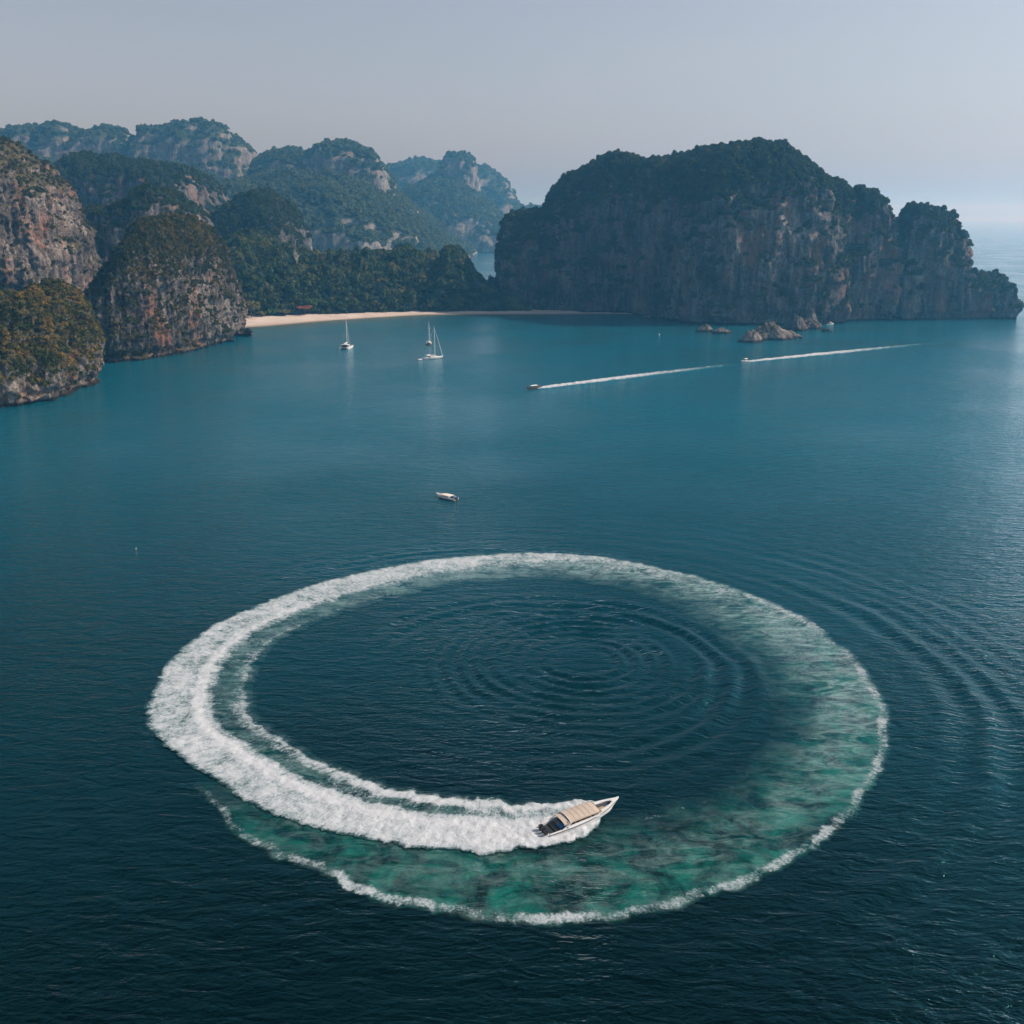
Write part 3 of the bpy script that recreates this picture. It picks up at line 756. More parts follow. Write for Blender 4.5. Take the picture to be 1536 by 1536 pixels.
def massif(name, label, cat, cols, voxel, e, k, amp, mat, notch, veg, leaf, rot_seed, flute=1.0, bias=0.0, kind=None, topz=None, thr=(0.35, 0.6), extra=None, shrink=0.0):
    me = remesh([loft(c, *e) for c in cols], voxel)
    me.name = name
    v, n, vg = carve(me, k, amp, notch, flute, rot_seed, bias, topz, extra, shrink)
    me.materials.clear()
    me.materials.append(mat)
    cx = float(np.mean([c[0] for b in cols for c in b]))
    cyy = float(np.mean([c[3] for b in cols for c in b]))
    base = (round(cx, 1), round(cyy, 1), 0.0)
    vv = v - np.array(base)
    if kind:
        root = bpy.data.objects.new(name, None)
        COL.objects.link(root)
        root.location = base
        root['kind'] = kind
    else:
        root = thing(name, label, cat, base)
    w = sstep(thr[0], thr[1], vg) * (v[:, 2] > 3)
    if veg:
        pts, nr = tri_sample(me, veg[0], w + 1e-9)
        VEG.append((root, base, pts, nr, veg, leaf))
    me.vertices.foreach_set('co', vv.astype(np.float32).ravel())
    me.update()
    part('rock', me, root)
    return root, v, n, vg


massif('limestone_headland', 'long dark tree-topped limestone headland with rust streaked cliffs right of the beach', 'headland',
       HEADLAND, 1.4, (0.42, 0.55), 9.0, 5.2, M['rock_head'], 3.5, (17000, 1.7, 3.7), M['leaf_head'], 1.0, 1.0, -0.02, None, (75, 125), (0.35, 0.6),
       lambda v: 0.30 * sstep(120, -10, v[:, 0]) + 0.10 * sstep(240, 300, v[:, 0]), 0.8)
massif('rock_island', 'scrub-covered limestone island standing in the water left of the bright beach', 'island',
       ISLAND, 0.85, (0.62, 0.85), 5.0, 3.0, M['rock_near'], 4.5, (15000, 0.7, 1.8), M['leaf_island'], 2.0, 1.2, 0.0, None, (38, 80), (0.15, 0.48), None, 0.7)
massif('rock_outcrop', 'low limestone outcrop under golden scrub at the left edge of the picture', 'outcrop',
       NEARROCK, 0.8, (0.6, 0.7), 4.5, 2.8, M['rock_near'], 3.5, (12000, 0.8, 2.1), M['leaf_dry'], 3.0, 1.1, 0.08, None, (9, 24), (0.15, 0.45), None, 0.6)
massif('limestone_cliff', 'tall grey limestone cliff rising behind the golden outcrop at far left', 'cliff',
       LEFTCLIFF, 1.3, (0.5, 0.75), 8.0, 5.2, M['rock_near'], 0.0, (8000, 0.9, 2.3), M['leaf_island'], 4.0, 1.2, 0.0, None, (95, 150), (0.32, 0.6))
massif('limestone_tower', 'dark wooded limestone tower right behind the scrub-covered island', 'rock tower',
       TOWER2, 1.8, (0.45, 0.6), 8.0, 5.0, M['rock_head'], 0.0, (4500, 1.5, 3.0), M['leaf_head'], 5.0, 1.0, -0.14, None, (75, 110))
massif('limestone_tower', 'wide blue-hazed limestone tower between the left cliff and the small dome', 'rock tower',
       TOWER3, 2.4, (0.42, 0.5), 11.0, 6.0, M['rock_head'], 0.0, (5500, 2.0, 4.0), M['leaf_head'], 6.0, 1.0, -0.12, None, (105, 155))
massif('limestone_tower', 'small rounded limestone dome rising from the forest behind the bright beach', 'rock tower',
       TOWER4, 2.0, (0.6, 0.7), 9.0, 4.5, M['rock_head'], 0.0, (4500, 1.8, 3.6), M['leaf_head'], 7.0, 1.0, 0.08, None, (50, 100))
massif('mountain_ridge', '', '', RIDGE1, 5.5, (0.45, 0.55), 22.0, 12.0, M['rock_far'], 0.0, (14000, 4.0, 7.5), M['leaf_far_hazed'], 8.0, 1.0, 0.02, 'structure')
massif('mountain_ridge', '', '', RIDGE2, 5.0, (0.6, 0.7), 20.0, 11.0, M['rock_far'], 0.0, (14000, 3.8, 7.0), M['leaf_far_hazed'], 9.0, 1.0, 0.06, 'structure')
massif('mountain_ridge', '', '', RIDGE4, 5.0, (0.7, 0.8), 20.0, 9.0, M['rock_far'], 0.0, (12000, 4.0, 7.5), M['leaf_far_hazed'], 10.0, 1.0, 0.05, 'structure')
massif('mountain_ridge', '', '', RIDGE3, 8.0, (0.6, 0.7), 34.0, 13.0, M['rock_far'], 0.0, (6000, 5.0, 10.0), M['leaf_far_hazed'], 11.0, 1.0, 0.05, 'structure')

# forest hill behind the beach (bare ground; the trees come later)
hill_me = remesh([loft(c, 0.9, 0.95) for c in FORESTHILL], 2.5)
hill_v, hill_n, hill_vg = carve(hill_me, 12.0, 3.0, 0.0, 0.3, 12.0, 0.6)
hill_me.materials.clear()
hill_me.materials.append(M['rock_head'])
hill_me.name = 'forest_hill'
hill = structure('forest_hill', hill_me)

# beach
def beach_mesh():
    s = np.linspace(0, 1, 160)
    def along(poly):
        p = np.array(poly)
        d = np.concatenate([[0], np.cumsum(np.hypot(*np.diff(p, axis=0).T))])
        d /= d[-1]
        return np.stack([np.interp(s, d, p[:, 0]), np.interp(s, d, p[:, 1])], 1)
    a, b = along(BEACH_SHORE), along(BEACH_BACK)
    ts = [-0.35, -0.12, 0.0, 0.08, 0.2, 0.4, 0.6, 0.8, 1.0, 1.3, 1.7]
    zs = [-1.6, -0.5, 0.02, 0.22, 0.55, 1.1, 1.6, 2.1, 2.7, 3.2, 3.6]
    wob = 1.2 * noise2(a[:, 0], a[:, 1], 18, 2.0)
    rows = []
    for t, z in zip(ts, zs):
        p = a + (b - a) * t
        zz = z + (0.0 if t <= 0 else 0.12 * noise2(p[:, 0], p[:, 1], 6, t * 5))
        rows.append(np.stack([p[:, 0], p[:, 1] + wob, np.broadcast_to(zz, (len(s),))], 1))
    v = np.concatenate(rows)
    k = len(s)
    i = np.arange(len(rows) * k).reshape(len(rows), k)
    return mesh_np('beach', v, np.stack([i[:-1, :-1], i[:-1, 1:], i[1:, 1:], i[1:, :-1]], -1).reshape(-1, 4), M['sand'])


structure('beach', beach_mesh())

# ---------------------------------------------------------------- trees
def crown_mesh(name, lobes, leaves, size, seed, mat, flat=1.0):
    """leaf clumps spread through several uneven lobes; about 1 m radius, base at z = 0"""
    r = np.random.default_rng(seed)
    v, f = [], []
    for _ in range(leaves):
        lx, ly, lz, lr = lobes[r.choice(len(lobes), p=np.array([l[3] ** 2 for l in lobes]) / sum(l[3] ** 2 for l in lobes))]
        d = r.normal(size=3)
        d /= np.linalg.norm(d)
        if d[2] < -0.35:
            d[2] *= -0.6
        c = np.array([lx, ly, lz]) + d * lr * (0.62 + 0.42 * r.random() ** 0.6) * np.array([1, 1, flat])
        nrm = d * 0.8 + r.normal(size=3) * 0.55 + np.array([0, 0, 0.35])
        nrm /= np.linalg.norm(nrm)
        t = np.cross(nrm, r.normal(size=3))
        t /= np.linalg.norm(t)
        b = np.cross(nrm, t)
        s = size * (0.6 + 0.8 * r.random())
        k = len(v)
        q = [c - t * s - b * s * 0.5, c + t * s * 0.2 - b * s * 0.9 - nrm * s * 0.25, c + t * s + b * s * 0.4, c - t * s * 0.3 + b * s * 0.9 - nrm * s * 0.2]
        v += [tuple(x) for x in q]
        f.append([k, k + 1, k + 2, k + 3])
    return mesh_np(name, np.array(v), np.array(f), mat, smooth=False)


def tube_pts(path, rad, sides=6):
    v, f = [], []
    path = [Vector(p) for p in path]
    for i, p in enumerate(path):
        d = (path[min(i + 1, len(path) - 1)] - path[max(i - 1, 0)]).normalized()
        a = d.orthogonal().normalized()
        b = d.cross(a)
        for j in range(sides):
            t = 2 * math.pi * j / sides
            v.append(tuple(p + (a * math.cos(t) + b * math.sin(t)) * rad[i]))
    for i in range(len(path) - 1):
        for j in range(sides):
            k = (j + 1) % sides
            f.append([i * sides + j, i * sides + k, (i + 1) * sides + k, (i + 1) * sides + j])
    n = len(v)
    v += [tuple(path[0]), tuple(path[-1])]
    for j in range(sides):
        k = (j + 1) % sides
        f.append([n, k, j, j])
        f.append([n + 1, (len(path) - 1) * sides + j, (len(path) - 1) * sides + k, (len(path) - 1) * sides + k])
    return v, f


class MB:
    """collects tubes, boxes and lofts into one mesh"""
    def __init__(self):
        self.v, self.f = [], []

    def add(self, v, f):
        k = len(self.v)
        self.v += [tuple(p) for p in v]
        for q in f:
            q = [i + k for i in q]
            u = []
            for i in q:
                if i not in u:
                    u.append(i)
            if len(u) > 2:
                self.f.append(u)
        return self

    def tube(self, path, rad, sides=6):
        if isinstance(rad, (int, float)):
            rad = [rad] * len(path)
        return self.add(*tube_pts(path, rad, sides))

    def box(self, c, s, taper=1.0, shear=(0, 0)):
        x, y, z = c
        a, b, h = s[0] / 2, s[1] / 2, s[2] / 2
        v = []
        for dz, t in ((-h, 1.0), (h, taper)):
            for dx, dy in ((-a, -b), (a, -b), (a, b), (-a, b)):
                v.append((x + dx * t + (shear[0] if dz > 0 else 0), y + dy * t + (shear[1] if dz > 0 else 0), z + dz))
        return self.add(v, [[0, 3, 2, 1], [4, 5, 6, 7], [0, 1, 5, 4], [1, 2, 6, 5], [2, 3, 7, 6], [3, 0, 4, 7]])

    def grid(self, rows):
        """rows: equally long lists of points"""
        k = len(rows[0])
        v = [p for r in rows for p in r]
        f = [[i * k + j, i * k + j + 1, (i + 1) * k + j + 1, (i + 1) * k + j] for i in range(len(rows) - 1) for j in range(k - 1)]
        return self.add(v, f)

    def build(self, name, mat, parent=None, smooth=False, bevel=0.0, solid=0.0):
        me = bpy.data.meshes.new(name)
        me.from_pydata(self.v, [], self.f)
        bm = bmesh.new()
        bm.from_mesh(me)
        if solid:
            bmesh.ops.solidify(bm, geom=bm.faces[:], thickness=solid)
        bmesh.ops.recalc_face_normals(bm, faces=bm.faces[:])
        if bevel:
            bmesh.ops.bevel(bm, geom=[e for e in bm.edges if e.is_manifold and e.calc_face_angle(0) > 0.6], offset=bevel, segments=2, affect='EDGES', profile=0.6)
        bm.to_mesh(me)
        bm.free()
        me.materials.append(mat)
        if smooth:
            me.polygons.foreach_set('use_smooth', np.ones(len(me.polygons), dtype=bool))
            try:
                me.set_sharp_from_angle(angle=R(40))
            except Exception:
                pass
        return part(name, me, parent) if parent is not None else me


def trunk_mesh(seed, h, mat, spread=0.55, limbs=5, name='trunk'):
    r = random.Random(seed)
    b = MB()
    lean = (r.uniform(-0.06, 0.06), r.uniform(-0.06, 0.06))
    b.tube([(0, 0, -0.25), (lean[0] * 0.5, lean[1] * 0.5, h * 0.35), (lean[0], lean[1], h * 0.8), (lean[0], lean[1], h * 1.25)], [0.065, 0.05, 0.035, 0.015])
    for i in range(limbs):
        a = 2 * math.pi * (i + r.random() * 0.6) / limbs
        z0 = h * r.uniform(0.4, 0.8)
        z1 = z0 + h * r.uniform(0.3, 0.7)
        b.tube([(lean[0] * 0.7, lean[1] * 0.7, z0), (spread * 0.5 * math.cos(a), spread * 0.5 * math.sin(a), (z0 + z1) / 2 + 0.05), (spread * math.cos(a), spread * math.sin(a), z1)], [0.032, 0.024, 0.010], 5)
    return b.build(name, mat)


LOBES = [
    [(0, 0, 0.95, 0.55), (0.45, 0.1, 0.75, 0.42), (-0.42, 0.2, 0.8, 0.45), (0.05, -0.48, 0.72, 0.44), (-0.1, 0.5, 0.7, 0.4), (0.3, -0.35, 1.1, 0.3), (-0.35, -0.3, 1.05, 0.32)],
    [(0, 0, 1.25, 0.42), (0.25, 0.15, 0.9, 0.42), (-0.28, -0.12, 0.85, 0.45), (0.1, -0.32, 0.65, 0.4), (-0.08, 0.3, 0.6, 0.4), (0.35, -0.1, 0.5, 0.32), (-0.1, 0.1, 1.55, 0.26)],
    [(0.1, 0, 0.6, 0.45), (0.55, 0.2, 0.45, 0.34), (-0.5, 0.1, 0.5, 0.4), (-0.1, -0.55, 0.42, 0.36), (0.1, 0.55, 0.45, 0.36), (0.45, -0.45, 0.6, 0.25), (-0.5, -0.4, 0.65, 0.22)],
    [(0, 0, 1.0, 0.4), (0.6, 0.0, 1.05, 0.32), (-0.55, 0.2, 0.95, 0.36), (0.1, 0.6, 1.0, 0.32), (-0.15, -0.6, 0.92, 0.36), (0.45, 0.45, 0.85, 0.25), (0.4, -0.45, 1.1, 0.28)],
]
CROWN = [crown_mesh('crown', LOBES[i], (300, 300, 220, 300)[i], (0.15, 0.15, 0.16, 0.14)[i], 40 + i, M['leaf_forest'], (0.95, 1.0, 0.95, 0.7)[i]) for i in range(4)]
TRUNK = [trunk_mesh(60 + i, (0.75, 0.9, 0.45, 0.85)[i], M['bark']) for i in range(4)]


def make_tree(kind, loc, size, rotz, label, group, crown=None, trunk=None, zs=1.0):
    t = thing('tree', label, 'tree', loc, rotz, group)
    t.scale = (size, size, size * zs)
    c = part('crown', crown or CROWN[kind], t)
    part('trunk', trunk or TRUNK[kind], t)
    return t, c


# hill surface lookup for planting
hv_front = hill_v[(hill_n[:, 1] < 0.35)]


def ground_at(x, y):
    d = (hill_v[:, 0] - x) ** 2 + (hill_v[:, 1] - y) ** 2
    k = np.argsort(d)[:12]
    return float(hill_v[k, 2].max())


plant_w = (hill_v[:, 2] > 0.5) & (hill_n[:, 1] < 0.55) & (hill_n[:, 2] > -0.2)
pts, nrm = tri_sample(hill_me, 5200, plant_w.astype(float))
# from the beach upwards; the 290 nearest to the water become trees of their own
order = np.argsort(pts[:, 1] + 0.9 * np.maximum(pts[:, 2], 0) + rng.random(len(pts)) * 30)
front, rest, cells = [], [], set()
for i in order:
    x, y, z = pts[i]
    c = (round(x / 6.0), round(y / 6.0), round(z / 6.0))
    if len(front) < 285 and c not in cells and -215 < x < 20:
        near_c = [(c[0] + a, c[1] + b_, c[2] + d) for a in (-1, 0, 1) for b_ in (-1, 0, 1) for d in (-1, 0, 1)]
        if sum(q in cells for q in near_c) < 4:
            cells.add(c)
            front.append(i)
            continue
    rest.append(i)
GRP = 'forest trees between the beach and the hilltop'
first_crown = {}
for k, i in enumerate(front):
    x, y, z = pts[i]
    kind = random.choice((0, 0, 1, 1, 3, 2))
    s = random.uniform(3.8, 7.6) * (0.8 if kind == 2 else 1.0)
    t, c = make_tree(kind, (float(x), float(y), float(z) - 0.6), s, random.uniform(0, 6.28), 'dark green broadleaf tree in the forest massed behind the sandy beach', GRP, zs=random.uniform(0.9, 1.35))
    first_crown.setdefault(kind, c)

# trees one can point at
def recrown(i, mat, seed, leaves=320, size=0.13):
    return crown_mesh('crown', LOBES[i], leaves, size, seed, mat, (0.8, 1.0, 0.75, 0.6)[i])


def special(kind, x, y, size, mat, seed, label, zs=1.0, trunk=None, leaves=340, size_l=0.13, dz=0.0, z=None):
    z = ground_at(x, y) if z is None else z
    return make_tree(kind, (x, y, z + dz), size, 0.7, label, None, recrown(kind, mat, seed, leaves, size_l), trunk, zs)[0]


special(0, -221, 893, 10.5, M['leaf_olive'], 101, 'large olive-yellow spreading tree beside the island at the beach end', 0.95, leaves=600, size_l=0.09, z=2.5)
special(3, -180, 915, 7.5, M['leaf_russet'], 102, 'russet-leaved spreading tree at the back of the bright beach', 0.8, leaves=360, size_l=0.11, z=2.6)
special(0, -176, 922, 9.0, M['leaf_bright'], 103, 'fresh green round tree just behind the russet tree', 0.95, leaves=420, size_l=0.1, z=4.5)
special(1, -150, 928, 5.6, M['leaf_bright'], 104, 'small bright green tree alone against dark forest right of the russet tree', 1.0, z=3.0)
special(2, -196, 908, 6.5, M['leaf_olive'], 105, 'low yellowish shrub between the olive tree and the russet tree', 0.8, z=2.6)
shrub_crown = {m: recrown(2, M[m], 120 + i, 260, 0.14) for i, m in enumerate(('leaf_bright', 'leaf_olive'))}
for i, (x, y, z, sz, m) in enumerate([(-229, 894, 1.8, 5.5, 'leaf_bright'), (-214, 900, 1.8, 5.1, 'leaf_olive'), (-208, 907, 2.0, 6.2, 'leaf_bright'),
                                      (-201, 911, 2.1, 4.6, 'leaf_olive'), (-190, 919, 2.2, 5.3, 'leaf_bright'), (-168, 926, 2.2, 4.8, 'leaf_bright'),
                                      (-160, 930, 2.3, 4.0, 'leaf_olive'), (-137, 939, 2.3, 4.2, 'leaf_bright'), (-124, 946, 2.4, 3.5, 'leaf_olive')]):
    t, c = make_tree(2, (x, y, z), sz, i * 0.9, 'low pale green shrub along the back of the bright beach' if m == 'leaf_bright' else 'low yellow-green shrub along the back of the bright beach',
                     'shrubs along the back of the beach', shrub_crown[m], None, 1.1)
    t.name = 'shrub'
    t['category'] = 'shrub'
bare = thing('tree', 'bare pale-limbed tree standing out of the dark forest slope', 'tree', (-193, 955, ground_at(-193, 955) + 1), 0.4)
bare.scale = (9, 9, 13)
bb = MB()
rr = random.Random(8)
for i in range(16):
    a = rr.uniform(0, 6.28)
    z0 = rr.uniform(0.5, 0.95)
    d = rr.uniform(0.15, 0.38)
    bb.tube([(0, 0, z0), (d * 0.6 * math.cos(a), d * 0.6 * math.sin(a), z0 + 0.2), (d * math.cos(a), d * math.sin(a), z0 + rr.uniform(0.3, 0.55))], [0.022, 0.016, 0.006], 4)
bb.build('branch', M['bark_pale'], bare)
part('trunk', trunk_mesh(77, 0.9, M['bark_pale'], 0.4, 4), bare)


# ---------------------------------------------------------------- vegetation scattered as instances of the tree crowns


def scatter(name, parent, base, pts, scl, rot, leaf, crowns):
    n = len(pts)
    me = bpy.data.meshes.new(name)
    me.vertices.add(n)
    me.vertices.foreach_set('co', (np.asarray(pts) - np.array(base)).astype(np.float32).ravel())
    attr(me, 'scl', scl, 'FLOAT_VECTOR')
    attr(me, 'rot', rot, 'FLOAT_VECTOR')
    me.materials.append(leaf)
    o = part(name, me, parent) if parent is not None else link(bpy.data.objects.new(name, me))
    o['kind'] = 'stuff'
    g = bpy.data.node_groups.new('plants', 'GeometryNodeTree')
    g.interface.new_socket('Geometry', in_out='INPUT', socket_type='NodeSocketGeometry')
    g.interface.new_socket('Geometry', in_out='OUTPUT', socket_type='NodeSocketGeometry')
    gi, go = g.nodes.new('NodeGroupInput'), g.nodes.new('NodeGroupOutput')
    jn = g.nodes.new('GeometryNodeJoinGeometry')
    for c in crowns:
        oi = g.nodes.new('GeometryNodeObjectInfo')
        oi.inputs['Object'].default_value = c
        sm = g.nodes.new('GeometryNodeSetMaterial')
        sm.inputs['Material'].default_value = leaf
        ti = g.nodes.new('GeometryNodeGeometryToInstance')
        g.links.new(oi.outputs['Geometry'], sm.inputs['Geometry'])
        g.links.new(sm.outputs[0], ti.inputs[0])
        g.links.new(ti.outputs[0], jn.inputs[0])
    ip = g.nodes.new('GeometryNodeInstanceOnPoints')
    a1 = g.nodes.new('GeometryNodeInputNamedAttribute')
    a1.data_type = 'FLOAT_VECTOR'
    a1.inputs['Name'].default_value = 'scl'
    a2 = g.nodes.new('GeometryNodeInputNamedAttribute')
    a2.data_type = 'FLOAT_VECTOR'
    a2.inputs['Name'].default_value = 'rot'
    er = g.nodes.new('FunctionNodeEulerToRotation')
    g.links.new(a2.outputs['Attribute'], er.inputs[0])
    mp = g.nodes.new('GeometryNodeMeshToPoints')
    g.links.new(gi.outputs[0], mp.inputs[0])
    g.links.new(mp.outputs[0], ip.inputs['Points'])
    g.links.new(jn.outputs[0], ip.inputs['Instance'])
    ip.inputs['Pick Instance'].default_value = True
    g.links.new(er.outputs[0], ip.inputs['Rotation'])
    g.links.new(a1.outputs['Attribute'], ip.inputs['Scale'])
    g.links.new(ip.outputs[0], go.inputs[0])
    md = o.modifiers.new('plants', 'NODES')
    md.node_group = g
    return o


CROWNS = [first_crown[k] for k in (0, 2)]
for root, base, p, nr, veg, leaf in VEG:
    n = len(p)
    s = veg[1] + (veg[2] - veg[1]) * rng.random(n) ** 1.6
    scl = np.stack([s, s, s * rng.uniform(0.9, 1.5, n)], 1)
    rot = np.stack([rng.normal(0, 0.18, n), rng.normal(0, 0.18, n), rng.uniform(0, 6.28, n)], 1)
    pp = p - np.array([0, 0, 1]) * (s * 0.35)[:, None]
    scatter('vegetation', root, base, pp, scl, rot, leaf, CROWNS)
rest = np.array(rest)
n = len(rest)
s = rng.uniform(3.4, 7.2, n)
scatter('forest', None, (0, 0, 0), pts[rest] - np.array([0, 0, 0.8]), np.stack([s, s, s * rng.uniform(0.9, 1.3, n)], 1),
        np.stack([rng.normal(0, 0.08, n), rng.normal(0, 0.08, n), rng.uniform(0, 6.28, n)], 1), M['leaf_forest'], CROWNS)['label'] = 'dense dark forest covering the hill behind the beach'

# ---------------------------------------------------------------- boulders under the headland
def boulder(label, x, y, w, d, h, seed, cat='rock', mat='rock_pale', lean=0.0, group=None):
    bm = bmesh.new()
    bmesh.ops.create_icosphere(bm, subdivisions=5, radius=1.0)
    v = np.array([q.co[:] for q in bm.verts])
    rg = 1 - 2.2 * np.abs(perlin(v * np.array([2.4, 2.4, 1.1]) + seed))
    rg2 = 1 - 2.2 * np.abs(perlin(v * np.array([6.0, 6.0, 2.4]) + seed + 4))
    v2 = v * (1 + 0.42 * fbm(v * 1.4 + seed, 4)[:, None] + (0.20 * rg + 0.09 * rg2 + 0.05 * fbm(v * 9 + seed, 2))[:, None])
    v2[:, 2] = np.where(v2[:, 2] > 0, v2[:, 2], v2[:, 2] * 0.4)
    z = np.clip(v2[:, 2], 0, 1.2)
    v2[:, 0] = v2[:, 0] * (1 - 0.35 * z) + lean * z
    for q, c in zip(bm.verts, v2 * np.array([w / 2, d / 2, h])):
        q.co = c
    me = bpy.data.meshes.new('rock')
    bm.to_mesh(me)
    bm.free()
    me.polygons.foreach_set('use_smooth', np.ones(len(me.polygons), dtype=bool))
    attr(me, 'veg', sstep(0.5, 1.0, v2[:, 2]) * 0.5 + 0.25 * perlin(v2 * 2 + seed))
    me.materials.append(M[mat])
    o = link(bpy.data.objects.new('sea_rock', me))
    o.location = (x, y, -0.3)
    o['label'] = label
    o['category'] = cat
    return o


boulder('pale pointed boulder in the water, foremost of the headland rocks', 166.5, 730, 14, 10, 7.2, 3.1, lean=0.1)
boulder('largest tan boulder hump lying behind the pale pointed boulder', 184, 747, 28, 15, 9.8, 7.7, lean=-0.1)
boulder('low tail of tan rock trailing right from the largest boulder', 201, 756, 17, 10, 4.4, 9.2, lean=-0.15)
boulder('dark jagged rock between the largest boulder and the grey block', 217, 806, 16, 12, 10, 12.5, mat='rock_head')
boulder('blocky grey rock close to the cliff foot', 233, 820, 18, 12, 6.5, 15.1, mat='rock_pale')
boulder('slim pale rock standing behind the blocky grey rock', 237, 834, 10, 8, 12, 18.4, mat='rock_pale')
boulder('low pale rock cluster at the cliff foot left of the boulders', 147, 797, 12, 8, 4.6, 21.0, mat='rock_pale')
boulder('flat grey rock beside the low pale rock cluster', 157, 786, 13, 8, 3.6, 24.0, mat='rock_pale')
boulder('tiny dark rock awash right of the grey block', 240, 800, 8, 6, 2.2, 27.0, mat='rock_head')
boulder('small dark rock awash between the outcrop and the island', -250, 617, 9, 4, 1.4, 29.0, mat='rock_head')

# ---------------------------------------------------------------- boats
def hull_rows(L, B, sheer0, rise, keel, fore=0.45, power=2.2, n=24, rake=0.0, stern=0.86, keel_rise=0.9):
    """stations from stern (x=-L/2) to bow; returns (x, half beam, keel z, sheer z)"""
    out = []
    for i in range(n):
        u = i / (n - 1)
        b = B / 2 * (stern + (1 - stern) * min(1, u / 0.3)) * max(0.0, 1 - max(0.0, (u - fore) / (1 - fore)) ** power)
        zk = keel + (sheer0 + rise - keel) * keel_rise * max(0.0, (u - 0.55) / 0.45) ** 2.6
        zs = sheer0 + rise * u ** 2.2
        out.append((-L / 2 + L * u, max(b, 0.012), min(zk, zs - 0.03), zs))
    return out


def hull_shell(rows, gun=0.14, floor=0.25):
    b = MB()
    grid = []
    for x, hb, zk, zs in rows:
        ch = zk + (zs - zk) * 0.42
        g = min(gun, hb * 0.6)
        fz = max(floor, zk + 0.08)
        fz = min(fz, zs - 0.02)
        half = [(0.0, zk), (hb * 0.55, zk + (ch - zk) * 0.62), (hb * 0.90, ch), (hb * 0.97, ch + (zs - ch) * 0.5), (hb, zs), (hb - g, zs + 0.015), (hb - g * 1.05, fz), (0.0, fz)]
        ring = [(x, y, z) for y, z in half] + [(x, -y, z) for y, z in half[-2:0:-1]]
        grid.append(ring + [ring[0]])
    b.grid(grid)
    k = len(grid[0]) - 1
    b.add(grid[0][:k], [list(range(k))])
    return b


def deck_plate(rows, u0, u1, inset=0.05, up=0.02, camber=0.10):
    b = MB()
    L0, L1 = rows[0][0], rows[-1][0]
    sel = [r for r in rows if L0 + (L1 - L0) * u0 - 1e-6 <= r[0] <= L0 + (L1 - L0) * u1 + 1e-6]
    g = []
    for x, hb, zk, zs in sel:
        w = max(hb - inset, 0.01)
        g.append([(x, w * t, zs + up + camber * (1 - t * t) * min(1, w)) for t in (-1, -0.6, -0.2, 0.2, 0.6, 1)])
    return b.grid(g)


def outboard(parent, x, y, z, s=1.0):
    e = MB()
    e.box((x - 0.18 * s, y, z + 0.55 * s), (0.62 * s, 0.44 * s, 0.50 * s), 0.82, (0.05, 0))
    e.box((x - 0.16 * s, y, z + 0.05 * s), (0.34 * s, 0.24 * s, 0.62 * s), 1.1)
    e.box((x - 0.20 * s, y, z - 0.42 * s), (0.40 * s, 0.10 * s, 0.40 * s), 1.2)
    o = e.build('outboard_engine', M['engine'], parent, True, 0.05 * s)
    MB().box((x + 0.10 * s, y, z + 0.12 * s), (0.18 * s, 0.30 * s, 0.28 * s)).build('bracket', M['alu'], o, False, 0.02)
    return o


def canopy(rows_x, half, z0, crown, name, parent, mat, thick=0.05, drop=0.16):
    b = MB()
    g = []
    for x, h, zz in rows_x:
        pr = [(-1.0, -drop), (-0.97, 0.0), (-0.7, 0.55 * crown), (-0.35, 0.88 * crown), (0, crown), (0.35, 0.88 * crown), (0.7, 0.55 * crown), (0.97, 0.0), (1.0, -drop)]
        g.append([(x, h * half * a, z0 + zz + c) for a, c in pr])
    b.grid(g)
    return b.build(name, mat, parent, True, 0.0, thick)


PERSON_MESH = {}


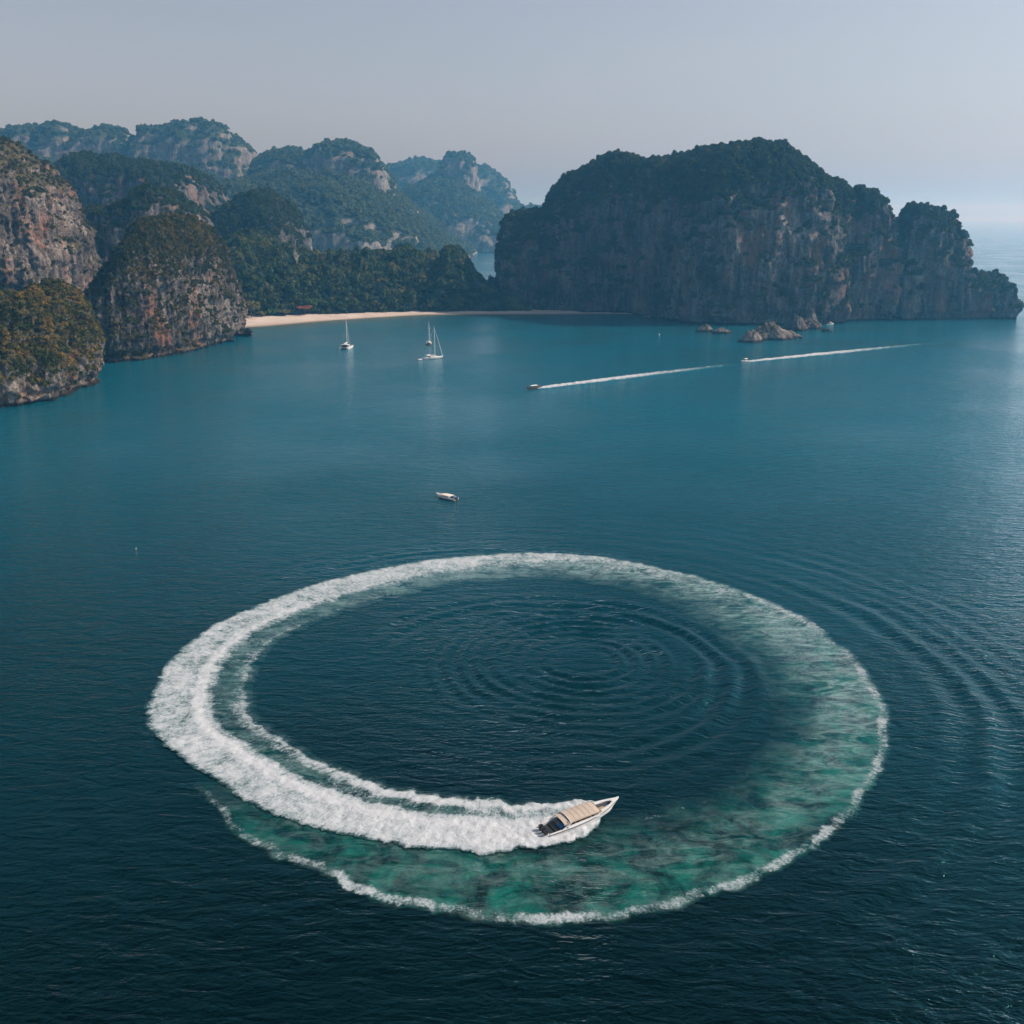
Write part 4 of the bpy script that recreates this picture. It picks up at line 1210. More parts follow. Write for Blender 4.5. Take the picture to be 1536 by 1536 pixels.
def seated_person(label, loc, rotz, shirt, standing=False):
    """one skinned body, shirt and hair over it"""
    key = standing
    if key not in PERSON_MESH:
        me = bpy.data.meshes.new('person')
        if standing:
            J = [(0, 0, 0.95), (0, 0, 1.2), (0, 0, 1.42), (0.02, 0, 1.52), (0.03, 0, 1.66), (0.04, 0, 1.74),
                 (0, 0.10, 0.9), (0.03, 0.11, 0.5), (0, 0.12, 0.08), (0.14, 0.13, 0.03), (0, -0.10, 0.9), (0.03, -0.11, 0.5), (0, -0.12, 0.08), (0.14, -0.13, 0.03),
                 (0, 0.19, 1.38), (0.05, 0.26, 1.12), (0.25, 0.24, 0.98), (0.33, 0.23, 0.97), (0, -0.19, 1.38), (0.05, -0.26, 1.12), (0.25, -0.24, 0.98), (0.33, -0.23, 0.97)]
        else:
            J = [(0, 0, 0.12), (0, 0, 0.38), (0.02, 0, 0.60), (0.04, 0, 0.70), (0.06, 0, 0.83), (0.07, 0, 0.92),
                 (0.05, 0.10, 0.10), (0.45, 0.12, 0.14), (0.48, 0.12, -0.30), (0.62, 0.12, -0.34), (0.05, -0.10, 0.10), (0.45, -0.12, 0.14), (0.48, -0.12, -0.30), (0.62, -0.12, -0.34),
                 (0.02, 0.19, 0.56), (0.08, 0.25, 0.32), (0.32, 0.20, 0.22), (0.40, 0.18, 0.21), (0.02, -0.19, 0.56), (0.08, -0.25, 0.32), (0.32, -0.20, 0.22), (0.40, -0.18, 0.21)]
        E = [(0, 1), (1, 2), (2, 3), (3, 4), (4, 5), (0, 6), (6, 7), (7, 8), (8, 9), (0, 10), (10, 11), (11, 12), (12, 13), (2, 14), (14, 15), (15, 16), (16, 17), (2, 18), (18, 19), (19, 20), (20, 21)]
        rad = [0.14, 0.13, 0.15, 0.055, 0.10, 0.085, 0.09, 0.065, 0.042, 0.03, 0.09, 0.065, 0.042, 0.03, 0.06, 0.045, 0.033, 0.028, 0.06, 0.045, 0.033, 0.028]
        me.from_pydata(J, E, [])
        o = bpy.data.objects.new('tmp', me)
        COL.objects.link(o)
        o.modifiers.new('s', 'SKIN')
        for sv, r_ in zip(me.skin_vertices[0].data, rad):
            sv.radius = (r_, r_)
        me.skin_vertices[0].data[0].use_root = True
        sb = o.modifiers.new('d', 'SUBSURF')
        sb.levels = sb.render_levels = 1
        dg = bpy.context.evaluated_depsgraph_get()
        m2 = bpy.data.meshes.new_from_object(o.evaluated_get(dg))
        bpy.data.objects.remove(o, do_unlink=True)
        m2.materials.clear()
        m2.materials.append(M['skin'])
        m2.polygons.foreach_set('use_smooth', np.ones(len(m2.polygons), dtype=bool))
        z0 = J[0][2]
        b = MB()
        g = []
        for z, a_, w in ((z0 - 0.08, 0.155, 0.175), (z0 + 0.14, 0.15, 0.17), (z0 + 0.34, 0.155, 0.20), (z0 + 0.46, 0.13, 0.22), (z0 + 0.53, 0.07, 0.10)):
            g.append([(a_ * math.cos(t) + (z - z0) * 0.05, w * math.sin(t), z) for t in np.linspace(0, 2 * math.pi, 13)])
        b.grid(g)
        sh = b.build('shirt', M['shirt_dark'], None, True)
        hx, hz = J[4][0], J[4][2] + 0.05
        b = MB()
        g = []
        for q in (0.0, 0.35, 0.7, 1.05, 1.4, 1.57):
            g.append([(hx - 0.02 + 0.115 * math.cos(q) * math.cos(t), 0.105 * math.cos(q) * math.sin(t), hz + 0.10 * math.sin(q)) for t in np.linspace(0, 2 * math.pi, 11)])
        b.grid(g)
        PERSON_MESH[key] = (m2, sh, b.build('hair', M['hair'], None, True))
    body, shm, hairm = PERSON_MESH[key]
    t = thing('person', label, 'person', loc, rotz)
    part('body', body, t)
    shm = shm.copy()
    shm.materials.clear()
    shm.materials.append(shirt)
    part('shirt', shm, t)
    part('hair', hairm, t)
    return t


def speedboat(label, loc, rotz, L, B, group, roof, engines, pitch=0.0, roll=0.0):
    k = L / 13.0
    t = thing('speedboat', label, 'speedboat', loc, rotz, group)
    t.rotation_euler = (roll, pitch, rotz)
    rows = hull_rows(L, B, 1.02 * k, 0.62 * k, -0.35 * k, 0.42, 2.1, 28)
    hull_shell(rows, 0.20 * k, 0.34 * k).build('hull', M['gel'], t, True)
    # bow: side decks round an open well, then a solid foredeck tip
    deck_plate(rows, 0.885, 1.0, 0.04 * k, 0.02, 0.05).build('foredeck', M['gel'], t, True, 0, 0.04)
    for s in (-1, 1):
        b = MB()
        g = []
        for x, hb, zk, zs in rows:
            u = (x + L / 2) / L
            if u > 0.68:
                wi = max(0.02, hb * (0.50 if u < 0.86 else 0.2))
                g.append([(x, s * wi, zs - 0.02), (x, s * (wi + hb) / 2, zs + 0.07 * k), (x, s * (hb - 0.03), zs + 0.025)])
        b.grid(g).build('side_deck', M['gel'], t, True, 0, 0.03)
    MB().box((L * 0.25, 0, 0.55 * k), (L * 0.12, B * 0.34, 0.30 * k)).build('bow_seat', M['vinyl_tan'], t, True, 0.06)
    MB().box((L * 0.385, 0, 0.95 * k), (L * 0.05, B * 0.26, 0.40 * k), 0.9).build('bow_locker', M['dark'], t, True, 0.04)
    # rubbing strake
    for s in (-1, 1):
        MB().tube([(x, s * (hb + 0.012), zs - 0.16 * k) for x, hb, zk, zs in rows[:-1]], 0.045 * k, 6).build('rub_rail', M['dark'], t, True)
    # passenger cabin: seats under the roof
    for i in range(6):
        x = -L * 0.22 + i * L * 0.068
        for s in (-1, 1):
            b = MB()
            b.box((x, s * B * 0.24, 0.62 * k), (0.55 * k, B * 0.30, 0.22 * k))
            b.box((x - 0.25 * k, s * B * 0.24, 0.98 * k), (0.14 * k, B * 0.30, 0.60 * k))
            b.build('seat', M['vinyl_brown'], t, True, 0.04)
    # cabin sides below the roof: white coaming with a long dark opening
    zr = 1.68 * k
    for s in (-1, 1):
        g = MB()
        g.grid([[(x, s * B * 0.455, 1.05 * k), (x, s * B * 0.44, 1.34 * k)] for x in np.linspace(-L * 0.27, L * 0.165, 9)])
        g.build('coaming', M['gel'], t, True, 0, 0.05)
        for j in range(6):
            x = -L * 0.25 + j * L * 0.083
            MB().tube([(x, s * B * 0.445, 1.3 * k), (x, s * B * 0.425, zr)], 0.035 * k, 6).build('roof_post', M['alu'], t, True)
        MB().tube([(-L * 0.275, s * B * 0.44, 1.62 * k), (L * 0.165, s * B * 0.44, 1.62 * k)], 0.03 * k, 5).build('grab_rail', M['wood'], t, True)
    # roof: long panel and a separate lower rear panel, with seams
    xs = np.linspace(-L * 0.225, L * 0.165, 13)
    rf = canopy([(x, 1.0 - 0.12 * max(0, (x - L * 0.06) / (L * 0.11)) ** 2, 0.10 * k - 0.16 * k * max(0, (x - L * 0.02) / (L * 0.15)) ** 2) for x in xs], B * 0.41, zr, 0.19 * k, 'roof', t, roof)
    for j in range(1, 6):
        x = xs[2 * j]
        hw = B * 0.41 * (1.0 - 0.12 * max(0, (x - L * 0.06) / (L * 0.11)) ** 2)
        zz = zr + 0.10 * k - 0.16 * k * max(0, (x - L * 0.02) / (L * 0.15)) ** 2
        MB().tube([(x, hw * a, zz + 0.19 * k * c + 0.045) for a, c in ((-0.97, 0.0), (-0.7, 0.55), (-0.35, 0.88), (0, 1), (0.35, 0.88), (0.7, 0.55), (0.97, 0.0))], 0.032, 5).build('seam', M['seam'], rf, True)
    canopy([(x, 0.97, 0.02 * k) for x in np.linspace(-L * 0.31, -L * 0.238, 5)], B * 0.41, zr, 0.17 * k, 'rear_roof', t, roof)
    # raked arch between the two roofs
    for s in (-1, 1):
        MB().grid([[(-L * 0.375, s * B * 0.465, 0.95 * k), (-L * 0.345, s * B * 0.465, 0.95 * k)], [(-L * 0.245, s * B * 0.46, zr), (-L * 0.222, s * B * 0.46, zr)]]).build('arch_leg', M['gel'], t, False, 0, 0.10)
    MB().tube([(-L * 0.232, B * 0.46 * a, zr + 0.10 * k + 0.30 * k * c) for a, c in ((-1, -0.3), (-0.7, 0.6), (-0.35, 0.92), (0, 1.05), (0.35, 0.92), (0.7, 0.6), (1, -0.3))], 0.075 * k, 8).build('arch', M['gel'], t, True)
    # helm screen, stern bench and locker
    MB().grid([[(-L * 0.275, y, 0.75 * k), (-L * 0.262, y, 1.85 * k)] for y in np.linspace(-B * 0.40, B * 0.40, 7)]).build('helm_screen', M['glass'], t, False, 0, 0.04)
    MB().box((-L * 0.315, -B * 0.16, 0.95 * k), (0.8 * k, B * 0.26, 0.75 * k), 0.85).build('helm_console', M['blue'], t, True, 0.05)
    MB().box((-L * 0.375, 0, 0.70 * k), (1.0 * k, B * 0.72, 0.42 * k)).build('stern_bench', M['dark'], t, True, 0.06)
    MB().box((-L * 0.45, 0, 0.62 * k), (1.1 * k, B * 0.70, 0.20 * k)).build('engine_deck', M['dark'], t, True, 0.04)
    for j in range(engines):
        outboard(t, -L * 0.5 - 0.10 * k, (j - (engines - 1) / 2) * 0.72 * k, 0.55 * k, 1.15 * k)
    return t


BOAT = Vector((10.3, 133.4, 0.12))
BOAT_H = math.atan2(6.2, 10.9)
boat = speedboat('white speedboat with tan canvas roof heeling at the end of the foam ring', BOAT, BOAT_H, 12.8, 3.4, None, M['canvas'], 3, R(-3.5), R(3))
seated_person('person in an orange shirt seated at the side of the speeding boat', boat.matrix_basis @ Vector((-0.3, -1.20, 0.78)), BOAT_H, M['shirt_orange'])
speedboat('small white speedboat lying still alone in the middle of the bay', (-20.6, 313.4, 0.05), math.atan2(5.2, -6.5), 8.6, 2.7, None, M['canvas_cream'], 2)


def sailboat(label, loc, rotz, L, B, mast, hullmat, cover, group=None, stripe=None):
    t = thing('sailboat', label, 'sailboat', loc, rotz, group)
    rows = hull_rows(L, B, 0.95, 0.35, -0.45, 0.45, 1.9, 24, stern=0.72, keel_rise=0.75)
    hull_shell(rows, 0.25, 0.55).build('hull', hullmat, t, True)
    deck_plate(rows, 0.30, 1.0, 0.06, 0.02, 0.12).build('deck', M['gel'], t, True, 0, 0.04)
    for s in (-1, 1):
        MB().tube([(x, s * (hb + 0.01), zs - 0.3) for x, hb, zk, zs in rows[:-2]], 0.05, 6).build('hull_stripe', stripe or M['navy'], t, True)
    c = MB()
    c.grid([[(x, -w, z0), (x, -w * 0.85, z0 + h), (x, 0, z0 + h + 0.08), (x, w * 0.85, z0 + h), (x, w, z0)] for x, w, z0, h in ((-L * 0.16, B * 0.30, 1.0, 0.55), (L * 0.02, B * 0.30, 1.05, 0.55), (L * 0.12, B * 0.26, 1.1, 0.45), (L * 0.22, B * 0.16, 1.2, 0.10))])
    cb = c.build('coachroof', M['gel'], t, True)
    for s in (-1, 1):
        MB().box((-L * 0.03, s * B * 0.29, 1.32), (L * 0.18, 0.04, 0.18)).build('window', M['glass'], cb)
    canopy([(x, 1, z) for x, z in ((-L * 0.36, 0.0), (-L * 0.26, 0.06), (-L * 0.17, 0.0))], B * 0.34, 2.35, 0.25, 'bimini', t, cover)
    for s in (-1, 1):
        for x in (-L * 0.35, -L * 0.18):
            MB().tube([(x, s * B * 0.33, 1.0), (x, s * B * 0.33, 2.3)], 0.03, 5).build('bimini_pole', M['alu'], t)
    mx = L * 0.08
    MB().tube([(mx, 0, 1.0), (mx - 0.05, 0, mast * 0.6), (mx - 0.15, 0, mast)], [0.16, 0.14, 0.09], 8).build('mast', M['alu'], t, True)
    for z, w in ((mast * 0.42, B * 0.42), (mast * 0.70, B * 0.30)):
        MB().tube([(mx - 0.15, -w, z), (mx, 0, z + 0.1), (mx - 0.15, w, z)], 0.05, 5).build('spreader', M['alu'], t)
    MB().tube([(mx - 0.2, 0, 2.15), (-L * 0.30, 0, 2.3)], [0.17, 0.13], 7).build('boom', cover, t, True)
    MB().tube([(L * 0.48, 0, 1.3), (mx + 0.6, 0, mast * 0.86), (mx - 0.1, 0, mast * 0.97)], [0.12, 0.07, 0.02], 6).build('furled_jib', M['canvas_cream'], t, True)
    MB().tube([(-L * 0.49, 0, 1.1), (mx - 0.15, 0, mast * 0.99)], 0.02, 4).build('backstay', M['alu'], t)
    for s in (-1, 1):
        MB().tube([(mx - 0.1, s * B * 0.46, 1.05), (mx - 0.15, s * B * 0.30, mast * 0.70), (mx - 0.15, 0, mast * 0.97)], 0.02, 4).build('shroud', M['alu'], t)
    for x, w in ((L * 0.44, 0.25), (-L * 0.46, B * 0.34)):
        MB().tube([(x - 0.5, -w, 1.1), (x - 0.5, -w, 1.75), (x, 0 if x > 0 else -w, 1.85), (x, 0 if x > 0 else w, 1.85), (x - 0.5, w, 1.75), (x - 0.5, w, 1.1)], 0.025, 4).build('pushpit' if x < 0 else 'pulpit', M['alu'], t)
    return t


sailboat('white single-hulled yacht lying broadside, nearest of the three anchored sailing boats', (-48.5, 642.9, 0.0), math.atan2(6.3, 11.1), 13.2, 3.9, 19.5, M['gel'], M['canvas_cream'])
sailboat('stern-on yacht with dark hull anchored just behind the broadside white yacht', (-56.8, 716, 0.0), R(86), 11.5, 3.7, 15.5, M['dark'], M['canvas_cream'], None, M['canvas_cream'])


def catamaran(label, loc, rotz):
    t = thing('catamaran', label, 'catamaran', loc, rotz)
    L, B = 12.5, 7.0
    for s in (-1, 1):
        rows = hull_rows(L, 1.7, 1.25, 0.35, -0.5, 0.5, 1.8, 22, stern=0.75, keel_rise=0.6)
        o = hull_shell(rows, 0.2, 1.0).build('hull', M['gel'], t, True)
        o.location = (0, s * (B / 2 - 0.85), 0)
        d = deck_plate(rows, 0.12, 1.0, 0.05, 0.02, 0.08).build('hull_deck', M['gel'], t, True, 0, 0.04)
        d.location = o.location
        st = MB()
        st.box((-L * 0.47, s * (B / 2 - 0.85), 0.35), (0.9, 1.0, 0.3))
        st.box((-L * 0.42, s * (B / 2 - 0.85), 0.7), (0.8, 1.0, 0.4))
        st.build('stern_steps', M['gel'], t, True, 0.05)
    MB().box((-0.9, 0, 1.15), (L * 0.72, B - 2.4, 0.45)).build('bridge_deck', M['gel'], t, True, 0.06)
    MB().grid([[(x, -w, 1.3), (x, -w * 0.9, 1.3 + h), (x, 0, 1.42 + h), (x, w * 0.9, 1.3 + h), (x, w, 1.3)] for x, w, h in ((-2.2, 2.5, 1.15), (0.5, 2.5, 1.15), (1.8, 2.2, 0.9), (3.0, 1.6, 0.1))]).build('saloon', M['gel'], t, True)
    for s in (-1, 1):
        MB().box((-0.5, s * 2.42, 1.95), (3.2, 0.06, 0.45)).build('window', M['glass'], t)
    MB().box((-2.3, 0, 1.85), (0.08, 3.9, 0.95)).build('saloon_door', M['glass'], t)
    canopy([(x, 1, 0) for x in (-5.4, -3.8, -2.0)], 2.7, 2.85, 0.2, 'hardtop', t, M['gel'])
    for s in (-1, 1):
        MB().tube([(-5.1, s * 2.5, 1.3), (-5.1, s * 2.5, 2.85)], 0.05, 6).build('hardtop_post', M['alu'], t)
    MB().box((-4.9, 0, 1.55), (0.7, 3.6, 0.4)).build('cockpit_seat', M['navy'], t, True, 0.05)
    MB().tube([(1.2, 0, 2.4), (1.15, 0, 12), (1.0, 0, 20.0)], [0.20, 0.17, 0.10], 8).build('mast', M['alu'], t, True)
    for z, w in ((9.2, 1.0), (14.2, 0.75)):
        MB().tube([(0.9, -w, z), (1.15, 0, z), (0.9, w, z)], 0.06, 5).build('spreader', M['alu'], t)
    MB().tube([(1.0, 0, 3.6), (-4.6, 0, 3.7)], [0.34, 0.22], 8).build('boom', M['canvas_cream'], t, True)
    MB().tube([(5.6, 0, 1.6), (1.1, 0, 18.5)], [0.10, 0.04], 6).build('furled_jib', M['canvas_cream'], t, True)
    for s in (-1, 1):
        MB().tube([(0.2, s * 3.0, 1.4), (1.0, 0, 18.5)], 0.02, 4).build('shroud', M['alu'], t)
    MB().tube([(5.3, -2.6, 1.45), (5.3, 2.6, 1.45)], 0.10, 6).build('crossbeam', M['alu'], t, True)
    MB().grid([[(2.9, -2.3, 1.35), (5.2, -2.3, 1.40)], [(2.9, 2.3, 1.35), (5.2, 2.3, 1.40)]]).build('trampoline', M['dark'], t, False, 0, 0.02)
    return t


catamaran('white catamaran anchored stern-on off the bright beach', (-110, 694.5, 0), R(80))


def dinghy(label, loc, rotz):
    t = thing('dinghy', label, 'dinghy', loc, rotz)
    p = [(-1.4, -0.62, 0.28), (0.4, -0.62, 0.30), (1.15, -0.40, 0.38), (1.5, 0, 0.46), (1.15, 0.40, 0.38), (0.4, 0.62, 0.30), (-1.4, 0.62, 0.28)]
    MB().tube(p, 0.25, 8).build('tube', M['rubber'], t, True)
    MB().box((-0.15, 0, 0.14), (2.5, 1.0, 0.12)).build('floor', M['gel'], t, True, 0.03)
    MB().box((-1.3, 0, 0.35), (0.10, 0.85, 0.45)).build('transom', M['gel'], t)
    outboard(t, -1.4, 0, 0.25, 0.6)
    return t


dinghy('small grey inflatable dinghy trailing from the broadside yacht', (-56.3, 637, 0), R(30))


def longtail(label, loc, rotz):
    t = thing('longtail_boat', label, 'longtail boat', loc, rotz)
    L = 10.0
    rows = []
    for i in range(26):
        u = i / 25
        hb = 0.85 * (0.55 + 0.45 * min(1, u / 0.35)) * max(0.03, 1 - max(0, (u - 0.45) / 0.55) ** 1.7)
        zs = 0.62 + 0.10 * (1 - u) + 1.15 * max(0, (u - 0.5) / 0.5) ** 2.4
        zk = -0.22 + 1.25 * max(0, (u - 0.6) / 0.4) ** 2.2
        rows.append((-L / 2 + L * u, hb, min(zk, zs - 0.18), zs))
    hull_shell(rows, 0.08, 0.08).build('hull', M['wood'], t, True)
    MB().tube([(4.75, 0, 1.35), (5.15, 0, 2.0), (5.3, 0, 2.75)], [0.13, 0.10, 0.05], 7).build('prow', M['wood'], t, True)
    MB().tube([(5.12, 0, 1.85), (5.2, 0, 2.15)], [0.16, 0.15], 8).build('prow_ribbon', M['shirt_orange'], t, True)
    for x in (-1.6, 0.0, 1.6):
        for s in (-1, 1):
            MB().tube([(x, s * 0.72, 0.6), (x, s * 0.68, 1.75)], 0.03, 5).build('roof_post', M['wood'], t)
    canopy([(x, 1, 0) for x in (-2.0, -0.6, 0.8, 2.0)], 0.82, 1.75, 0.16, 'roof', t, M['canvas_cream'], 0.03, 0.05)
    for x in (-2.6, -1.2, 0.2, 1.6):
        MB().box((x, 0, 0.42), (0.28, 1.25, 0.06)).build('bench', M['wood'], t)
    MB().box((-4.5, 0, 0.85), (0.9, 0.5, 0.5), 0.85).build('engine', M['engine'], t, True, 0.05)
    MB().tube([(-4.9, 0, 0.75), (-8.2, 0.1, 0.05)], 0.05, 6).build('propeller_shaft', M['alu'], t)
    MB().tube([(-4.1, 0, 0.95), (-3.2, 0.15, 1.25)], 0.03, 5).build('tiller', M['alu'], t)
    return t


LT = Vector((11.0, 526.2, 0.1))
LT_H = math.atan2(-94.6, -126.8)
lt = longtail('dark wooden longtail boat with high prow trailing a straight white wake', LT, LT_H)
ca, sa = math.cos(LT_H), math.sin(LT_H)


def on_lt(x, y, z):
    return (LT.x + x * ca - y * sa, LT.y + x * sa + y * ca, LT.z + z)


seated_person('person in dark clothes standing at the stern of the longtail boat', on_lt(-3.4, 0.1, 0.12), LT_H, M['shirt_dark'], True)
seated_person('person in dark clothes seated midway along the longtail boat', on_lt(-2.6, 0.3, 0.46), LT_H, M['shirt_dark'])


def runabout(label, loc, rotz):
    t = thing('motorboat', label, 'motorboat', loc, rotz)
    rows = hull_rows(7.0, 2.2, 0.75, 0.35, -0.25, 0.42, 2.1, 20)
    hull_shell(rows, 0.14, 0.25).build('hull', M['gel'], t, True)
    deck_plate(rows, 0.62, 1.0, 0.05, 0.02, 0.12).build('foredeck', M['gel'], t, True, 0, 0.04)
    MB().box((0.2, 0, 0.85), (0.8, 0.9, 0.8), 0.8).build('console', M['gel'], t, True, 0.05)
    MB().grid([[(0.75, y, 0.9), (0.45, y * 0.9, 1.5)] for y in np.linspace(-0.9, 0.9, 5)]).build('windscreen', M['glass'], t, False, 0, 0.03)
    MB().box((-1.6, 0, 0.5), (0.5, 1.5, 0.4)).build('seat', M['canvas_cream'], t, True, 0.04)
    for s in (-1, 1):
        for x in (-1.2, 0.6):
            MB().tube([(x, s * 0.9, 0.8), (x, s * 0.85, 1.95)], 0.03, 5).build('roof_post', M['alu'], t)
    canopy([(x, 1, 0) for x in (-1.4, -0.3, 0.8)], 0.95, 1.95, 0.12, 'roof', t, M['canvas_cream'])
    outboard(t, -3.55, 0, 0.35, 1.0)
    return t


RB_H = math.atan2(-95.2, -150.2)
runabout('tiny white motorboat speeding below the headland boulders with its own wake', (140.5, 627.3, 0.15), RB_H)
runabout('tiny white boat moored close under the headland cliff right of the boulders', (258, 851, 0.0), R(20))


def buoy(label, x, y, s, mat, staff=True):
    t = thing('buoy', label, 'buoy', (x, y, 0))
    b = MB()
    b.grid([[(r_ * math.cos(a), r_ * math.sin(a), z) for a in np.linspace(0, 2 * math.pi, 13)] for z, r_ in ((-0.3 * s, 0.02), (-0.22 * s, 0.4 * s), (0.1 * s, 0.5 * s), (0.4 * s, 0.36 * s), (0.55 * s, 0.06 * s))])
    b.build('float', mat, t, True)
    if staff:
        MB().tube([(0, 0, 0.5 * s), (0.02, 0, 1.1 * s)], 0.06 * s, 6).build('staff', mat, t, True)
    return t


buoy('pale yellow float drifting alone on dark water left of the foam ring', -99.8, 262.5, 0.32, M['buoy'], False)
buoy('white mooring buoy in the shade below the headland', 109.3, 777, 1.0, M['gel'])

# shelter at the shaded end of the beach
sh = thing('beach_shelter', 'low thatched shelter on posts at the shaded end of the beach', 'shelter', (53, 966, 1.6), 0.05)
for i in range(7):
    for y in (-2.2, 2.2):
        MB().tube([(-9 + i * 3.0, y, -1.6), (-9 + i * 3.0, y, 3.2)], 0.14, 6).build('post', M['bark_pale'], sh)
for s in (-1, 1):
    MB().grid([[(x, 0, 4.9), (x, s * 1.8, 3.9), (x, s * 3.2, 2.9)] for x in np.linspace(-10.2, 10.2, 9)]).build('roof_slope', M['thatch'], sh, False, 0, 0.18)

# ---------------------------------------------------------------- wakes
def ribbon(name, parent, X, Y, S, T, foam, turb, z0, rel, seed, wisp=None, hide=None):
    """grid arrays (rows along the track, columns across it)"""
    h = sea_height(X, Y)
    lump = noise2(X, Y, 1.6, seed, 3)
    cover = np.maximum(np.clip(foam, 0, 1), turb)
    rel = rel * (1 + 1.6 * np.exp(-S / 9.0)) if name == 'fresh_foam' else rel
    Zr = h + z0 * (0.15 + 0.85 * sstep(0.0, 0.4, cover)) + rel * np.clip(foam, 0, 1) * (0.45 + 1.1 * lump)
    r_, c_ = X.shape
    i = np.arange(r_ * c_).reshape(r_, c_)
    q = np.stack([i[:-1, :-1], i[:-1, 1:], i[1:, 1:], i[1:, :-1]], -1).reshape(-1, 4)
    kv = np.maximum(foam, turb)
    if hide is not None:
        kv = np.where(hide, foam - 0.34, kv)
    keep = kv.ravel()[q].max(1) > 0.03
    q = q[keep]
    used = np.unique(q)
    mp = np.full(r_ * c_, -1)
    mp[used] = np.arange(len(used))
    v = np.stack([X.ravel(), Y.ravel(), Zr.ravel()], 1)[used]
    me = mesh_np(name, v, mp[q][:, ::-1], M['wake'])
    k = len(me.vertices)
    attr(me, 'foam', foam.ravel()[used])
    attr(me, 'turb', turb.ravel()[used])
    attr(me, 'wisp', (turb * 0 if wisp is None else wisp).ravel()[used])
    attr(me, 'bay', painted_far_tone(v[:, 0], v[:, 1]))
    attr(me, 'wake_uv', np.stack([S.ravel(), T.ravel(), np.zeros(S.size)], 1)[used], 'FLOAT_VECTOR')
    o = part(name, me, parent)
    o['kind'] = 'stuff'
    return o


# foam cover by age along the track (degrees behind the boat) and place across it (0 inside, 1 outside)
TK = [-0.12, -0.02, 0.04, 0.12, 0.20, 0.30, 0.40, 0.50, 0.62, 0.75, 0.88, 0.96, 1.0, 1.06]
FOAM = [
    (0,   [0, 0.3, 0.8, 1.0, 1.1, 1.2, 1.2, 1.2, 1.2, 1.2, 1.1, 0.9, 0.6, 0]),
    (6,   [0, 0.5, 1.0, 1.1, 0.9, 0.8, 1.0, 1.2, 1.2, 1.2, 1.2, 1.0, 0.6, 0]),
    (30,  [0, 0.5, 1.0, 1.0, 0.55, 0.5, 0.95, 1.2, 0.98, 1.05, 1.0, 0.9, 0.6, 0]),
    (60,  [0, 0.4, 0.85, 0.70, 0.34, 0.36, 0.90, 1.2, 0.88, 0.92, 0.90, 0.85, 0.6, 0]),
    (100, [0, 0.35, 0.62, 0.50, 0.38, 0.36, 0.75, 1.15, 0.78, 0.82, 0.84, 0.80, 0.6, 0]),
    (140, [0, 0.3, 0.52, 0.44, 0.38, 0.40, 0.70, 0.95, 0.80, 0.84, 0.86, 0.80, 0.55, 0]),
    (180, [0, 0.2, 0.38, 0.36, 0.34, 0.40, 0.55, 0.72, 0.8, 0.85, 0.9, 0.8, 0.5, 0]),
    (205, [0, 0.05, 0.16, 0.22, 0.26, 0.32, 0.40, 0.50, 0.62, 0.70, 0.80, 0.75, 0.5, 0]),
    (235, [0, 0.0, 0.02, 0.05, 0.10, 0.14, 0.20, 0.30, 0.42, 0.52, 0.62, 0.66, 0.5, 0]),
    (265, [0, 0.0, 0.0, 0.02, 0.05, 0.08, 0.12, 0.18, 0.26, 0.34, 0.42, 0.62, 0.58, 0]),
    (295, [0, 0.0, 0.04, 0.04, 0.05, 0.08, 0.12, 0.17, 0.22, 0.26, 0.30, 0.68, 0.64, 0]),
    (330, [0, 0.12, 0.30, 0.10, 0.08, 0.10, 0.14, 0.18, 0.16, 0.12, 0.14, 0.68, 0.64, 0]),
    (355, [0, 0.12, 0.30, 0.08, 0.06, 0.09, 0.13, 0.16, 0.13, 0.10, 0.12, 0.66, 0.62, 0]),
    (380, [0, 0.0, 0.1, 0.08, 0.06, 0.06, 0.10, 0.13, 0.13, 0.10, 0.12, 0.66, 0.62, 0]),
    (420, [0, 0.0, 0.1, 0.1, 0.06, 0.06, 0.06, 0.09, 0.10, 0.10, 0.14, 0.64, 0.60, 0]),
    (433, [0] * 14),
]
TURB = [
    (0,   [0, 0.1, 0.25] + [0.3] * 9 + [0.2, 0]),
    (60,  [0, 0.1, 0.25] + [0.3] * 9 + [0.2, 0]),
    (140, [0, 0.1, 0.25] + [0.3] * 9 + [0.2, 0]),
    (200, [0, 0.05, 0.12, 0.15, 0.2, 0.25, 0.32, 0.4, 0.45, 0.45, 0.45, 0.4, 0.25, 0]),
    (250, [0, 0.03, 0.06, 0.10, 0.16, 0.22, 0.32, 0.45, 0.6, 0.7, 0.7, 0.6, 0.3, 0]),
    (300, [0, 0.05, 0.12, 0.18, 0.26, 0.38, 0.52, 0.68, 0.85, 0.95, 0.95, 0.8, 0.45, 0]),
    (340, [0, 0.08, 0.2, 0.26, 0.34, 0.46, 0.6, 0.78, 0.9, 0.95, 0.95, 0.85, 0.45, 0]),
    (380, [0, 0.05, 0.18, 0.22, 0.30, 0.42, 0.55, 0.7, 0.85, 0.95, 0.95, 0.85, 0.45, 0]),
    (405, [0, 0.05, 0.1, 0.2, 0.28, 0.36, 0.45, 0.55, 0.68, 0.75, 0.75, 0.65, 0.4, 0]),
    (422, [0, 0.0, 0.05, 0.1, 0.12, 0.16, 0.2, 0.24, 0.3, 0.32, 0.32, 0.28, 0.15, 0]),
    (433, [0] * 14),
]
